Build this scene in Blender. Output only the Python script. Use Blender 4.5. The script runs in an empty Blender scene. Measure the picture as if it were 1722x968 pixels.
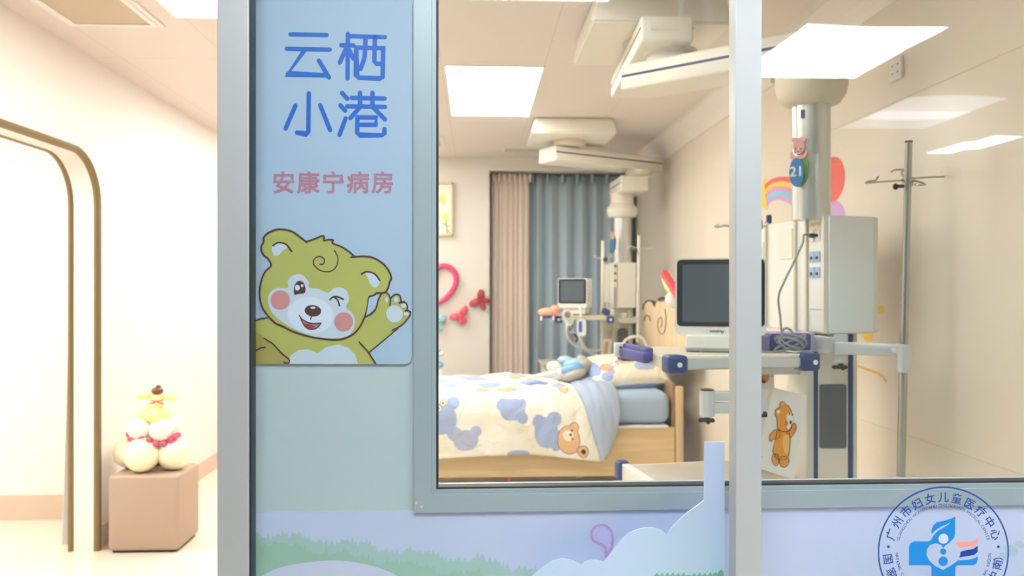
import bpy, bmesh, math, random
from mathutils import Vector, Matrix, Quaternion
from mathutils.geometry import tessellate_polygon

random.seed(7)
SC = bpy.context.scene
COL = SC.collection
PI = math.pi

# ------------------------------------------------------------------ camera
F = 1340.0                      # focal length in pixels of the 1722 x 968 frame
YAW = math.atan(61 / F)
CAM_Z = 1.5
cd = bpy.data.cameras.new('camera')
cam = bpy.data.objects.new('camera', cd)
COL.objects.link(cam)
cam.location = (0, 0, CAM_Z)
cam.rotation_euler = (PI / 2, 0, -YAW)
cd.sensor_width = 36
cd.lens = 36 * F / 1722
cd.clip_start = 0.05
cd.dof.use_dof = True
cd.dof.focus_distance = 1.62
cd.dof.aperture_fstop = 5.0
SC.camera = cam

# ------------------------------------------------------------------ exposure and world
SC.view_settings.view_transform = 'Standard'
SC.view_settings.look = 'None'
SC.view_settings.gamma = 1
SC.view_settings.use_curve_mapping = False
SC.view_settings.exposure = 0.0
WARD_E = 17.0                    # radiance of the ward's ceiling panels
HALL_E = 21.5                   # radiance of the corridor's ceiling panels
SIDE_E = 20.0
WARM = (1.0, 0.94, 0.88)
COOL = (0.87, 0.94, 1.02)
w = bpy.data.worlds.new('world'); SC.world = w
w.use_nodes = True
w.node_tree.nodes['Background'].inputs[0].default_value = (0.8, 0.88, 1.0, 1)
w.node_tree.nodes['Background'].inputs[1].default_value = 0.15

# ------------------------------------------------------------------ photograph geometry
FWD = Vector((math.sin(YAW), math.cos(YAW), 0)); RGT = Vector((math.cos(YAW), -math.sin(YAW), 0)); UP = Vector((0, 0, 1))
CAM = Vector((0, 0, CAM_Z))
def ray(px, py): return FWD + RGT * ((px - 861) / F) + UP * ((484 - py) / F)
def PY(px, py, Y):
    d = ray(px, py); return CAM + d * (Y / d.y)
def PX(px, py, X):
    d = ray(px, py); return CAM + d * (X / d.x)
def HIT(px, py, P0, N):
    d = ray(px, py); N = Vector(N); return CAM + d * ((Vector(P0) - CAM).dot(N) / d.dot(N))

# ------------------------------------------------------------------ materials
def lin(c):
    if isinstance(c, str):
        c = tuple(int(c[i:i + 2], 16) / 255 for i in (0, 2, 4))
    return tuple(x / 12.92 if x <= 0.04045 else ((x + 0.055) / 1.055) ** 2.4 for x in c) + (1,)
def newmat(name):
    m = bpy.data.materials.new(name); m.use_nodes = True
    return m, m.node_tree, m.node_tree.nodes['Principled BSDF']
def mat(name, c, rough=0.5, metal=0.0, spec=0.5, var=0.03, scale=6.0, bump=0.0, bscale=60.0, coat=0.0, sheen=0.0):
    m, nt, b = newmat(name)
    N, L = nt.nodes, nt.links
    tc = N.new('ShaderNodeTexCoord')
    nz = N.new('ShaderNodeTexNoise'); nz.inputs['Scale'].default_value = scale; nz.inputs['Detail'].default_value = 3
    L.new(tc.outputs['Object'], nz.inputs['Vector'])
    hs = N.new('ShaderNodeHueSaturation'); hs.inputs['Color'].default_value = lin(c)
    mr = N.new('ShaderNodeMapRange'); mr.inputs['To Min'].default_value = 1 - var; mr.inputs['To Max'].default_value = 1 + var
    L.new(nz.outputs['Fac'], mr.inputs['Value']); L.new(mr.outputs['Result'], hs.inputs['Value'])
    L.new(hs.outputs['Color'], b.inputs['Base Color'])
    b.inputs['Roughness'].default_value = rough; b.inputs['Metallic'].default_value = metal
    b.inputs['Specular IOR Level'].default_value = spec
    if coat: b.inputs['Coat Weight'].default_value = coat
    if sheen: b.inputs['Sheen Weight'].default_value = sheen
    if bump:
        n2 = N.new('ShaderNodeTexNoise'); n2.inputs['Scale'].default_value = bscale; n2.inputs['Detail'].default_value = 2
        L.new(tc.outputs['Object'], n2.inputs['Vector'])
        bp = N.new('ShaderNodeBump'); bp.inputs['Strength'].default_value = bump; bp.inputs['Distance'].default_value = 0.01
        L.new(n2.outputs['Fac'], bp.inputs['Height']); L.new(bp.outputs['Normal'], b.inputs['Normal'])
    return m
def emit(name, c, e):
    m, nt, b = newmat(name)
    b.inputs['Base Color'].default_value = (0.9, 0.9, 0.9, 1)
    b.inputs['Emission Color'].default_value = tuple(c) + (1,)
    b.inputs['Emission Strength'].default_value = e
    return m
def glassmat(name, tint=(0.97, 0.985, 0.98), wave=0.0):
    m, nt, b = newmat(name)
    N, L = nt.nodes, nt.links
    N.remove(b)
    geo = N.new('ShaderNodeNewGeometry')
    ior = N.new('ShaderNodeMapRange')
    ior.inputs['To Min'].default_value = 1.5; ior.inputs['To Max'].default_value = 1 / 1.5
    L.new(geo.outputs['Backfacing'], ior.inputs['Value'])
    fr = N.new('ShaderNodeFresnel'); L.new(ior.outputs['Result'], fr.inputs['IOR'])
    tr = N.new('ShaderNodeBsdfTransparent'); tr.inputs[0].default_value = tint + (1,)
    gl = N.new('ShaderNodeBsdfGlossy'); gl.inputs['Roughness'].default_value = 0.0
    if wave:
        tc = N.new('ShaderNodeTexCoord')
        nz = N.new('ShaderNodeTexNoise'); nz.inputs['Scale'].default_value = 4.0; nz.inputs['Detail'].default_value = 0
        L.new(tc.outputs['Object'], nz.inputs['Vector'])
        bp = N.new('ShaderNodeBump'); bp.inputs['Strength'].default_value = 1.0; bp.inputs['Distance'].default_value = wave
        L.new(nz.outputs['Fac'], bp.inputs['Height']); L.new(bp.outputs['Normal'], gl.inputs['Normal'])
    mx = N.new('ShaderNodeMixShader')
    L.new(fr.outputs[0], mx.inputs[0]); L.new(tr.outputs[0], mx.inputs[1]); L.new(gl.outputs[0], mx.inputs[2])
    L.new(mx.outputs[0], N['Material Output'].inputs['Surface'])
    return m
def woodmat(name, c1, c2, scale=1.0, axis='X'):
    m, nt, b = newmat(name)
    N, L = nt.nodes, nt.links
    tc = N.new('ShaderNodeTexCoord'); mp = N.new('ShaderNodeMapping')
    s = {'X': (1.2, 14, 14), 'Y': (14, 1.2, 14), 'Z': (14, 14, 1.2)}[axis]
    mp.inputs['Scale'].default_value = [v * scale for v in s]
    nz = N.new('ShaderNodeTexNoise'); nz.inputs['Scale'].default_value = 1.5; nz.inputs['Detail'].default_value = 6; nz.inputs['Distortion'].default_value = 0.7
    cr = N.new('ShaderNodeValToRGB')
    cr.color_ramp.elements[0].position = 0.3; cr.color_ramp.elements[0].color = lin(c1)
    cr.color_ramp.elements[1].position = 0.7; cr.color_ramp.elements[1].color = lin(c2)
    L.new(tc.outputs['Object'], mp.inputs['Vector']); L.new(mp.outputs['Vector'], nz.inputs['Vector'])
    L.new(nz.outputs['Fac'], cr.inputs['Fac']); L.new(cr.outputs['Color'], b.inputs['Base Color'])
    b.inputs['Roughness'].default_value = 0.45
    return m
def printmat(name, base, layers, base2=None, rough=0.85, wob=0.02):
    """Fabric print: layers = [(colour, [(u, v, ru, rv), ...]), ...] discs in UV metres."""
    m, nt, b = newmat(name)
    N, L = nt.nodes, nt.links
    uv = N.new('ShaderNodeTexCoord')
    nz = N.new('ShaderNodeTexNoise'); nz.inputs['Scale'].default_value = 9
    L.new(uv.outputs['UV'], nz.inputs['Vector'])
    off = N.new('ShaderNodeVectorMath'); off.operation = 'MULTIPLY_ADD'
    L.new(nz.outputs['Color'], off.inputs[0]); off.inputs[1].default_value = (wob, wob, 0)
    L.new(uv.outputs['UV'], off.inputs[2])
    col = None
    bc = N.new('ShaderNodeMix'); bc.data_type = 'RGBA'
    bc.inputs['A'].default_value = lin(base); bc.inputs['B'].default_value = lin(base2 or base)
    n2 = N.new('ShaderNodeTexNoise'); n2.inputs['Scale'].default_value = 3.5; L.new(uv.outputs['UV'], n2.inputs['Vector'])
    mr = N.new('ShaderNodeMapRange'); mr.inputs['From Min'].default_value = 0.48; mr.inputs['From Max'].default_value = 0.56
    L.new(n2.outputs['Fac'], mr.inputs['Value']); L.new(mr.outputs['Result'], bc.inputs['Factor'])
    cur = bc.outputs['Result']
    for colr, discs in layers:
        acc = None
        for (u, v, ru, rv) in discs:
            mp = N.new('ShaderNodeVectorMath'); mp.operation = 'SUBTRACT'
            L.new(off.outputs[0], mp.inputs[0]); mp.inputs[1].default_value = (u + wob / 2, v + wob / 2, 0)
            mu = N.new('ShaderNodeVectorMath'); mu.operation = 'MULTIPLY'; mu.inputs[1].default_value = (1 / ru, 1 / rv, 0)
            L.new(mp.outputs[0], mu.inputs[0])
            ln = N.new('ShaderNodeVectorMath'); ln.operation = 'LENGTH'; L.new(mu.outputs[0], ln.inputs[0])
            if acc is None: acc = ln.outputs['Value']
            else:
                mn = N.new('ShaderNodeMath'); mn.operation = 'MINIMUM'
                L.new(acc, mn.inputs[0]); L.new(ln.outputs['Value'], mn.inputs[1]); acc = mn.outputs[0]
        lt = N.new('ShaderNodeMath'); lt.operation = 'LESS_THAN'; lt.inputs[1].default_value = 1.0
        L.new(acc, lt.inputs[0])
        mx = N.new('ShaderNodeMix'); mx.data_type = 'RGBA'
        L.new(lt.outputs[0], mx.inputs['Factor']); L.new(cur, mx.inputs['A']); mx.inputs['B'].default_value = lin(colr)
        cur = mx.outputs['Result']
    L.new(cur, b.inputs['Base Color'])
    n3 = N.new('ShaderNodeTexNoise'); n3.inputs['Scale'].default_value = 7; n3.inputs['Detail'].default_value = 2; n3.inputs['Distortion'].default_value = 1.2
    L.new(uv.outputs['UV'], n3.inputs['Vector'])
    bp = N.new('ShaderNodeBump'); bp.inputs['Strength'].default_value = 0.5; bp.inputs['Distance'].default_value = 0.05
    L.new(n3.outputs['Fac'], bp.inputs['Height']); L.new(bp.outputs['Normal'], b.inputs['Normal'])
    b.inputs['Roughness'].default_value = rough; b.inputs['Specular IOR Level'].default_value = 0.2
    return m
def ceilmat(name, c):
    m = mat(name, c, rough=0.55, var=0.01, scale=2)
    nt = m.node_tree; N, L = nt.nodes, nt.links
    b = N['Principled BSDF']; src = b.inputs['Base Color'].links[0].from_socket
    tc = N.new('ShaderNodeTexCoord'); mp = N.new('ShaderNodeMapping'); mp.inputs['Location'].default_value = (0.2, 0.6, 0)
    bk = N.new('ShaderNodeTexBrick'); bk.offset = 0; bk.inputs['Scale'].default_value = 1
    bk.inputs['Brick Width'].default_value = 0.6; bk.inputs['Row Height'].default_value = 1.3; bk.inputs['Mortar Size'].default_value = 0.0022
    bk.inputs['Color1'].default_value = bk.inputs['Color2'].default_value = (1, 1, 1, 1); bk.inputs['Mortar'].default_value = (0.82, 0.8, 0.78, 1)
    L.new(tc.outputs['Object'], mp.inputs[0]); L.new(mp.outputs[0], bk.inputs['Vector'])
    mx = N.new('ShaderNodeMix'); mx.data_type = 'RGBA'; mx.blend_type = 'MULTIPLY'; mx.inputs['Factor'].default_value = 1
    L.new(src, mx.inputs['A']); L.new(bk.outputs['Color'], mx.inputs['B']); L.new(mx.outputs['Result'], b.inputs['Base Color'])
    return m

# ------------------------------------------------------------------ mesh builder
def catmull(pts, n=8, closed=False):
    P = [Vector(p) for p in pts]; out = []; k = len(P)
    rng = range(k) if closed else range(k - 1)
    for i in rng:
        p1, p2 = P[i], P[(i + 1) % k]
        p0 = P[i - 1] if (closed or i > 0) else p1 * 2 - p2
        p3 = P[(i + 2) % k] if (closed or i + 2 < k) else p2 * 2 - p1
        for j in range(n):
            t = j / n
            out.append(0.5 * ((2 * p1) + (p2 - p0) * t + (2 * p0 - 5 * p1 + 4 * p2 - p3) * t * t + (3 * p1 - p0 - 3 * p2 + p3) * t ** 3))
    if not closed: out.append(P[-1])
    return out
class MB:
    def __init__(s): s.bm = bmesh.new(); s.mi = 0
    def _mark(s): return len(s.bm.faces)
    def _set(s, k, mi):
        s.bm.faces.ensure_lookup_table()
        for f in s.bm.faces[k:]: f.material_index = mi
    def merge(s, b, mi=0):
        me = bpy.data.meshes.new('tmp'); b.to_mesh(me); b.free()
        k = s._mark(); s.bm.from_mesh(me); bpy.data.meshes.remove(me); s._set(k, mi)
        return s
    def box(s, c, size, rz=0, bev=0, seg=2, mi=0, M=None):
        b = bmesh.new(); bmesh.ops.create_cube(b, size=1)
        bmesh.ops.scale(b, vec=size, verts=b.verts)
        if bev: bmesh.ops.bevel(b, geom=b.edges[:], offset=bev, segments=seg, profile=0.5, affect='EDGES')
        T = Matrix.Translation(c) @ Matrix.Rotation(rz, 4, 'Z')
        if M is not None: T = Matrix.Translation(c) @ M
        b.transform(T)
        return s.merge(b, mi)
    def bx(s, x0, x1, y0, y1, z0, z1, bev=0, mi=0, seg=2):
        return s.box(((x0 + x1) / 2, (y0 + y1) / 2, (z0 + z1) / 2), (abs(x1 - x0), abs(y1 - y0), abs(z1 - z0)), bev=bev, mi=mi, seg=seg)
    def cyl(s, p0, p1, r, r2=None, seg=24, mi=0, bev=0):
        p0, p1 = Vector(p0), Vector(p1); d = p1 - p0
        b = bmesh.new(); bmesh.ops.create_cone(b, cap_ends=True, segments=seg, radius1=r, radius2=r if r2 is None else r2, depth=d.length)
        if bev:
            bmesh.ops.bevel(b, geom=[e for e in b.edges if any(len(f.verts) > 4 for f in e.link_faces)], offset=bev, segments=2, affect='EDGES')
        q = Vector((0, 0, 1)).rotation_difference(d.normalized()).to_matrix().to_4x4()
        b.transform(Matrix.Translation((p0 + p1) / 2) @ q)
        return s.merge(b, mi)
    def sph(s, c, r, M=None, seg=24, mi=0):
        r = (r, r, r) if not hasattr(r, '__len__') else r
        b = bmesh.new(); bmesh.ops.create_uvsphere(b, u_segments=seg, v_segments=seg // 2, radius=1)
        T = Matrix.Translation(c) @ (M if M is not None else Matrix()) @ Matrix.Diagonal(tuple(r) + (1,))
        b.transform(T)
        return s.merge(b, mi)
    def tube(s, pts, r, seg=10, closed=False, mi=0, caps=True, square=False):
        P = [Vector(p) for p in pts]; n = len(P); b = bmesh.new(); rings = []
        if square: seg = 4
        up = Vector((0, 0, 1)); t0 = (P[1] - P[0]).normalized()
        nrm = t0.cross(up)
        if nrm.length < 1e-3: nrm = t0.cross(Vector((1, 0, 0)))
        nrm.normalize(); pt = t0
        for i in range(n):
            if closed: t = (P[(i + 1) % n] - P[i - 1]).normalized()
            else: t = (P[min(i + 1, n - 1)] - P[max(i - 1, 0)]).normalized()
            nrm = (pt.rotation_difference(t) @ nrm); nrm = (nrm - t * nrm.dot(t)).normalized(); pt = t
            bn = t.cross(nrm); rr = r(i / (n - 1)) if callable(r) else r
            a0 = PI / 4 if square else 0
            rings.append([b.verts.new(P[i] + (nrm * math.cos(a0 + 2 * PI * j / seg) + bn * math.sin(a0 + 2 * PI * j / seg)) * rr * (1.414 if square else 1)) for j in range(seg)])
        for i in range(n if closed else n - 1):
            A, B = rings[i], rings[(i + 1) % n]
            for j in range(seg): b.faces.new((A[j], A[(j + 1) % seg], B[(j + 1) % seg], B[j]))
        if caps and not closed: b.faces.new(rings[0][::-1]); b.faces.new(rings[-1])
        return s.merge(b, mi)
    def lathe(s, prof, c, seg=32, mi=0, M=None):
        b = bmesh.new(); rings = []
        for (r, z) in prof:
            rings.append([b.verts.new((r * math.cos(2 * PI * j / seg), r * math.sin(2 * PI * j / seg), z)) for j in range(seg)])
        for A, B in zip(rings, rings[1:]):
            for j in range(seg): b.faces.new((A[j], A[(j + 1) % seg], B[(j + 1) % seg], B[j]))
        b.faces.new(rings[0][::-1]); b.faces.new(rings[-1])
        b.transform(Matrix.Translation(c) @ (M if M is not None else Matrix()))
        return s.merge(b, mi)
    def prism(s, pts, off, mi=0, mi_side=None, bev=0):
        """closed 3D outline extruded by vector off"""
        P = [Vector(p) for p in pts]; off = Vector(off); n = len(P); b = bmesh.new()
        A = [b.verts.new(p) for p in P]; B = [b.verts.new(p + off) for p in P]
        tris = tessellate_polygon([P])
        for t in tris:
            try:
                b.faces.new([A[i] for i in t]); b.faces.new([B[i] for i in reversed(t)])
            except ValueError: pass
        sides = []
        for i in range(n):
            j = (i + 1) % n
            try: sides.append(b.faces.new((A[i], A[j], B[j], B[i])))
            except ValueError: pass
        bmesh.ops.recalc_face_normals(b, faces=b.faces[:])
        if mi_side is not None:
            for f in b.faces: f.material_index = mi
            for f in sides: f.material_index = mi_side
            me = bpy.data.meshes.new('tmp'); b.to_mesh(me); b.free(); s.bm.from_mesh(me); bpy.data.meshes.remove(me)
            return s
        return s.merge(b, mi)
    def flat(s, pts, mi=0):
        P = [Vector(p) for p in pts]; b = bmesh.new(); A = [b.verts.new(p) for p in P]
        for t in tessellate_polygon([P]):
            try: b.faces.new([A[i] for i in t])
            except ValueError: pass
        return s.merge(b, mi)
    def grid(s, fn, nu, nv, mi=0, uvfn=None, closed_u=False):
        b = bmesh.new()
        V = [[b.verts.new(fn(i / nu, j / nv)) for j in range(nv + 1)] for i in range(nu + 1)]
        lay = b.loops.layers.uv.new('UVMap') if uvfn else None
        for i in range(nu):
            for j in range(nv):
                f = b.faces.new((V[i][j], V[i + 1][j], V[i + 1][j + 1], V[i][j + 1]))
                if lay:
                    for lp, (a, c) in zip(f.loops, ((i, j), (i + 1, j), (i + 1, j + 1), (i, j + 1))): lp[lay].uv = uvfn(a / nu, c / nv)
        return s.merge(b, mi)
    def text(s, body, M, size, depth=0.0005, bold=0.0, mi=0, align='CENTER'):
        c = bpy.data.curves.new('tmp', 'FONT'); c.body = body; c.size = size; c.extrude = depth / 2
        c.align_x = align; c.align_y = 'CENTER'; c.resolution_u = 4
        o = bpy.data.objects.new('tmp', c); COL.objects.link(o)
        bpy.context.view_layer.update()
        dg = bpy.context.evaluated_depsgraph_get()
        me = bpy.data.meshes.new_from_object(o.evaluated_get(dg))
        bpy.data.objects.remove(o); bpy.data.curves.remove(c)
        me.transform(M)
        k = s._mark()
        Mr = M.to_3x3(); ofs = [(0, 0)] if not bold else [(bold * math.cos(a), bold * math.sin(a)) for a in [2 * PI * i / 6 for i in range(6)]]
        for i, (ox, oy) in enumerate(ofs):
            T = Matrix.Translation(Mr @ Vector((ox, oy, i * 1.2e-5)))
            me.transform(T); s.bm.from_mesh(me); me.transform(T.inverted())
        bpy.data.meshes.remove(me); s._set(k, mi)
        return s
    def build(s, name, mats, parent=None, smooth=False, angle=35):
        me = bpy.data.meshes.new(name)
        if parent is not None: s.bm.transform(MATS[parent.name].inverted())
        if smooth:
            for f in s.bm.faces: f.smooth = True
            ca = math.cos(math.radians(angle))
            for e in s.bm.edges:
                if len(e.link_faces) == 2 and e.link_faces[0].normal.dot(e.link_faces[1].normal) < ca: e.smooth = False
        s.bm.normal_update(); s.bm.to_mesh(me); s.bm.free()
        for m in (mats if isinstance(mats, (list, tuple)) else [mats]): me.materials.append(m)
        o = bpy.data.objects.new(name, me); COL.objects.link(o)
        if parent is not None:
            o.parent = parent
            MATS[o.name] = MATS[parent.name]
        else:
            MATS[o.name] = Matrix()
        return o
MATS = {}
def thing(name, label, cat, loc=(0, 0, 0), rz=0, group=None):
    o = bpy.data.objects.new(name, None); COL.objects.link(o)
    o.location = loc; o.rotation_euler = (0, 0, rz); o.empty_display_size = 0.05
    o['label'] = label; o['category'] = cat
    if group: o['group'] = group
    MATS[o.name] = Matrix.Translation(loc) @ Matrix.Rotation(rz, 4, 'Z')
    return o
def tag(o, label, cat, group=None):
    o['label'] = label; o['category'] = cat
    if group: o['group'] = group
    return o
def struct(name, mb, m, parent=None, smooth=False):
    o = mb.build(name, m, parent, smooth)
    if parent is None: o['kind'] = 'structure'
    return o
def sempty(name, loc):
    o = bpy.data.objects.new(name, None); COL.objects.link(o); o.location = loc; o['kind'] = 'structure'
    MATS[o.name] = Matrix.Translation(loc)
    return o

class Draw:
    """Flat artwork on a plane: fn(x, y) gives the point on the plane, nrm the way it faces; every layer lies a hair above the last."""
    def __init__(s, mb, fn, nrm, step=0.00025, th=0):
        s.mb, s.fn, s.n, s.step, s.th = mb, fn, Vector(nrm).normalized(), step, th
    def _put(s, pts2, mi, layer, th=None):
        th = s.th if th is None else th
        s.k = (getattr(s, 'k', 0) + 1) % 24
        pts = [s.fn(p[0], p[1]) + s.n * (s.step * (layer + s.k * 0.03)) for p in pts2]
        if th: s.mb.prism(pts, s.n * th, mi)
        else: s.mb.flat(pts, mi)
    def poly(s, pts, mi, layer=1, smooth=True, n=6, th=None):
        q = [Vector((p[0], p[1], 0)) for p in pts]
        if smooth: q = catmull(q, n, True)
        s._put(q, mi, layer, th)
    def ell(s, cx, cy, rx, ry, mi, layer=1, rot=0, n=32, th=None):
        c, sn = math.cos(rot), math.sin(rot)
        s._put([(cx + rx * math.cos(a) * c - ry * math.sin(a) * sn, cy + rx * math.cos(a) * sn + ry * math.sin(a) * c) for a in [2 * PI * i / n for i in range(n)]], mi, layer, th)
    def stroke(s, pts, wd, mi, layer=2, smooth=True, n=6, closed=False, taper=False):
        q = [Vector((p[0], p[1], 0)) for p in pts]
        if smooth and len(q) > 2: q = catmull(q, n, closed)
        if closed: q.append(q[0])
        h = wd / 2; k = len(q); Lf, Rt = [], []
        for i in range(k):
            t = q[min(i + 1, k - 1)] - q[max(i - 1, 0)]
            if closed and i in (0, k - 1): t = q[1] - q[k - 2]
            t.normalize(); nn = Vector((-t.y, t.x, 0))
            hh = h * (0.25 + 0.75 * math.sin(PI * (0.12 + 0.76 * i / max(k - 1, 1)))) if taper else h
            if 0 < i < k - 1 and not smooth:
                a = (q[i] - q[i - 1]).normalized(); cs = max(0.5, a.dot(t)); hh = hh / cs
            Lf.append(q[i] + nn * hh); Rt.append(q[i] - nn * hh)
        for i in range(k - 1): s._put([Lf[i], Lf[i + 1], Rt[i + 1], Rt[i]], mi, layer)
        if not closed and not taper:
            for e in (0, -1): s.ell(q[e].x, q[e].y, h, h, mi, layer, n=14)
        if not smooth:
            for p in q[1:-1]: s.ell(p.x, p.y, h, h, mi, layer, n=14)

# ------------------------------------------------------------------ palette
M = {}
M['wall'] = mat('cream_wall_paint', 'ebe4dc', 0.35, var=0.01, scale=1.5)
M['wall_r'] = mat('warm_wall_paint', 'e8ddcc', 0.35, var=0.01, scale=1.5)
M['wall_l'] = mat('pale_wall_paint', 'efe9e4', 0.5, var=0.01, scale=1.5)
M['wall_hall'] = mat('corridor_wall_paint', 'b9bcbc', 0.6)
M['ceil'] = ceilmat('ceiling_tile', 'e4dad3')
M['floor'] = mat('vinyl_floor', 'e9dccb', 0.25, var=0.03, scale=2)
M['base'] = mat('beige_skirting', 'd4c0ac', 0.5)
M['gold'] = mat('brushed_bronze', '857350', 0.4, metal=0.3)
M['alu'] = mat('brushed_aluminium', 'babebe', 0.42, metal=0.35, var=0.02, scale=20)
M['alu2'] = mat('pale_aluminium_frame', 'a9b7bd', 0.4, metal=0.2, var=0.02)
M['panel'] = mat('grey_green_wall_panel', 'bccbce', 0.35, var=0.015, scale=1)
M['rubber'] = mat('black_rubber', '20242c', 0.5)
M['glass'] = glassmat('door_glass')
M['glassw'] = glassmat('fixed_door_glass', wave=0.0012)
M['glassin'] = glassmat('window_glass')
M['white'] = mat('white_plastic', 'ecebe6', 0.35)
M['cream'] = mat('cream_plastic', 'ece6da', 0.4)
M['creamd'] = mat('beige_plastic', 'd8cfba', 0.4)
M['grey'] = mat('grey_plastic', '9aa0a2', 0.4)
M['dark'] = mat('dark_plastic', '2a2d33', 0.35)
M['steel'] = mat('polished_steel', 'b9b7b0', 0.22, metal=0.9)
M['silver'] = mat('satin_aluminium', 'd6d9d9', 0.36, metal=0.35)
M['pillar'] = mat('brushed_metal_column', 'd8d9d8', 0.3, metal=0.75)
M['navy'] = mat('navy_stripe', '2d3a72', 0.4)
M['blue'] = mat('blue_bumper_plastic', '2a3d7a', 0.4)
M['purple'] = mat('violet_blue_plastic', '4a4997', 0.4)
M['black'] = mat('black_plastic', '17181a', 0.4)
M['screen'] = mat('dark_screen', '545e69', 0.12, spec=0.6, var=0.02)
M['screenb'] = mat('screen_bezel', '23262d', 0.25)
M['light'] = emit('ward_light', WARM, WARD_E)
M['lighthall'] = emit('corridor_light', COOL, HALL_E)
M['lightside'] = emit('side_room_light', (1.0, 0.93, 0.84), SIDE_E)
M['lightdim'] = emit('far_corridor_light', (0.82, 0.88, 1.1), 3.2)
M['lightleft'] = emit('left_ward_light', WARM, WARD_E * 0.72)
M['lightadded'] = emit('added_ward_light', (1.0, 0.95, 0.9), 9.0)  # emission of the unseen fill panel added inside the window
M['vent'] = mat('vent_mesh', 'c9b9a0', 0.6)
M['pine'] = woodmat('pale_pine', 'd8b888', 'e9cfa2', 1.0, 'X')
M['pinez'] = woodmat('pine_post', 'cfae82', 'dfc297', 1.0, 'Z')
M['ply'] = woodmat('light_plywood', 'e6c9a0', 'efd7b2', 0.6, 'Z')
M['brown'] = mat('dark_brown_ink', '4b2f2b', 0.6)
def ink(n, c, r=0.5): return mat(n, c, r, var=0.01)

# ================================================================== the setting
XL, XR, YB, YF, ZC = -2.165, 1.67, 7.95, 1.66, 2.8     # left, right, back, front faces of the ward; ceiling height
struct('floor', MB().bx(-6, 6, -5, 9, -0.1, 0), M['floor'])
struct('ceiling', MB().bx(XL - 0.2, XR + 0.2, YF + 0.02, 8.7, ZC, ZC + 0.1), M['ceil'])
struct('ceiling_corridor', MB().bx(-6, 6, -5, YF + 0.02, ZC, ZC + 0.1), M['ceil'])
struct('wall_corridor', MB().bx(-6, 6, -5.1, -5, 0, ZC).bx(-6.1, -6, -5, YF, 0, ZC).bx(6, 6.1, -5, YF, 0, ZC), M['wall_hall'])

# left wall with the round-cornered opening (outline in the YZ plane, pushed out to its thickness)
def arch(y0, y1, top, R, n=10):
    pts = [(y1, 0.0), (y1, top - R)]
    pts += [(y1 - R + R * math.cos(a), top - R + R * math.sin(a)) for a in [PI / 2 * i / n for i in range(1, n + 1)]]
    pts += [(y0 + R - R * math.sin(a), top - R + R * math.cos(a)) for a in [PI / 2 * i / n for i in range(1, n + 1)]]
    pts += [(y0, 0.0)]
    return pts
AY0, AY1, AT, AR = 2.5, 4.65, 2.24, 0.27
ap = arch(AY0, AY1, AT, AR)
out = [(YF, 0), (YF, ZC), (8.5, ZC), (8.5, 0)] + ap
struct('wall_left', MB().prism([(XL, y, z) for y, z in out], (-0.15, 0, 0)), M['wall_l'])
for nm, x, r in (('trim_1', XL + 0.004, 0.021), ('trim_2', XL - 0.14, 0.021)):
    struct(nm, MB().tube([(x, y, z) for y, z in arch(AY0 - 0.01, AY1 + 0.012, AT + 0.012, AR + 0.01, 14)], r, seg=8), M['gold'], smooth=True)
struct('baseboard_left', MB().bx(XL, XL + 0.012, AY1 + 0.03, YB, 0, 0.13), M['base'])
# room beyond the opening
struct('wall_side_room', MB().bx(-5.2, XL - 0.15, 5.3, 5.4, 0, ZC).bx(-5.3, -5.2, 0.5, 5.4, 0, ZC), M['wall_l'])
struct('baseboard_side_room', MB().bx(-5.2, XL - 0.15, 5.285, 5.3, 0, 0.16), M['base'])
struct('ceiling_side_room', MB().bx(-5.3, XL - 0.15, YF, 5.4, ZC, ZC + 0.1), M['ceil'])
# right wall with its faint panel joints
struct('wall_right', MB().bx(XR, XR + 0.12, YF, 8.6, 0, ZC), M['wall_r'])
for i, z in enumerate((0.93, 2.24)):
    struct('trim_%d' % (3 + i), MB().bx(XR - 0.0015, XR, YF + 0.12, 4.2 if i else 3.4, z - 0.002, z + 0.002), M['creamd'])
def cove(y0, y1):
    prof = [(XR, 2.63), (XR - 0.02, 2.632), (XR - 0.03, 2.66), (XR - 0.05, 2.70), (XR - 0.09, 2.745), (XR - 0.11, 2.77), (XR - 0.115, ZC), (XR, ZC)]
    return MB().prism([(x, y0, z) for x, z in prof], (0, y1 - y0, 0))
struct('trim_5', cove(YF + 0.12, YB), M['wall'])
# back wall, recess with the curtain
BX = 0.135
struct('wall_back', MB().bx(XL - 0.1, BX, YB, YB + 0.5, 0, ZC).bx(BX - 0.05, XR + 0.1, YB + 0.42, YB + 0.5, 0, ZC), M['wall'])
struct('trim_6', MB().bx(BX, XR, YB, YB + 0.06, 2.70, ZC).bx(BX, XR, YB - 0.012, YB + 0.08, 2.672, 2.70), M['wall'])
struct('baseboard_back', MB().bx(XL, BX, YB - 0.012, YB, 0, 0.13), M['base'])

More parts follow.
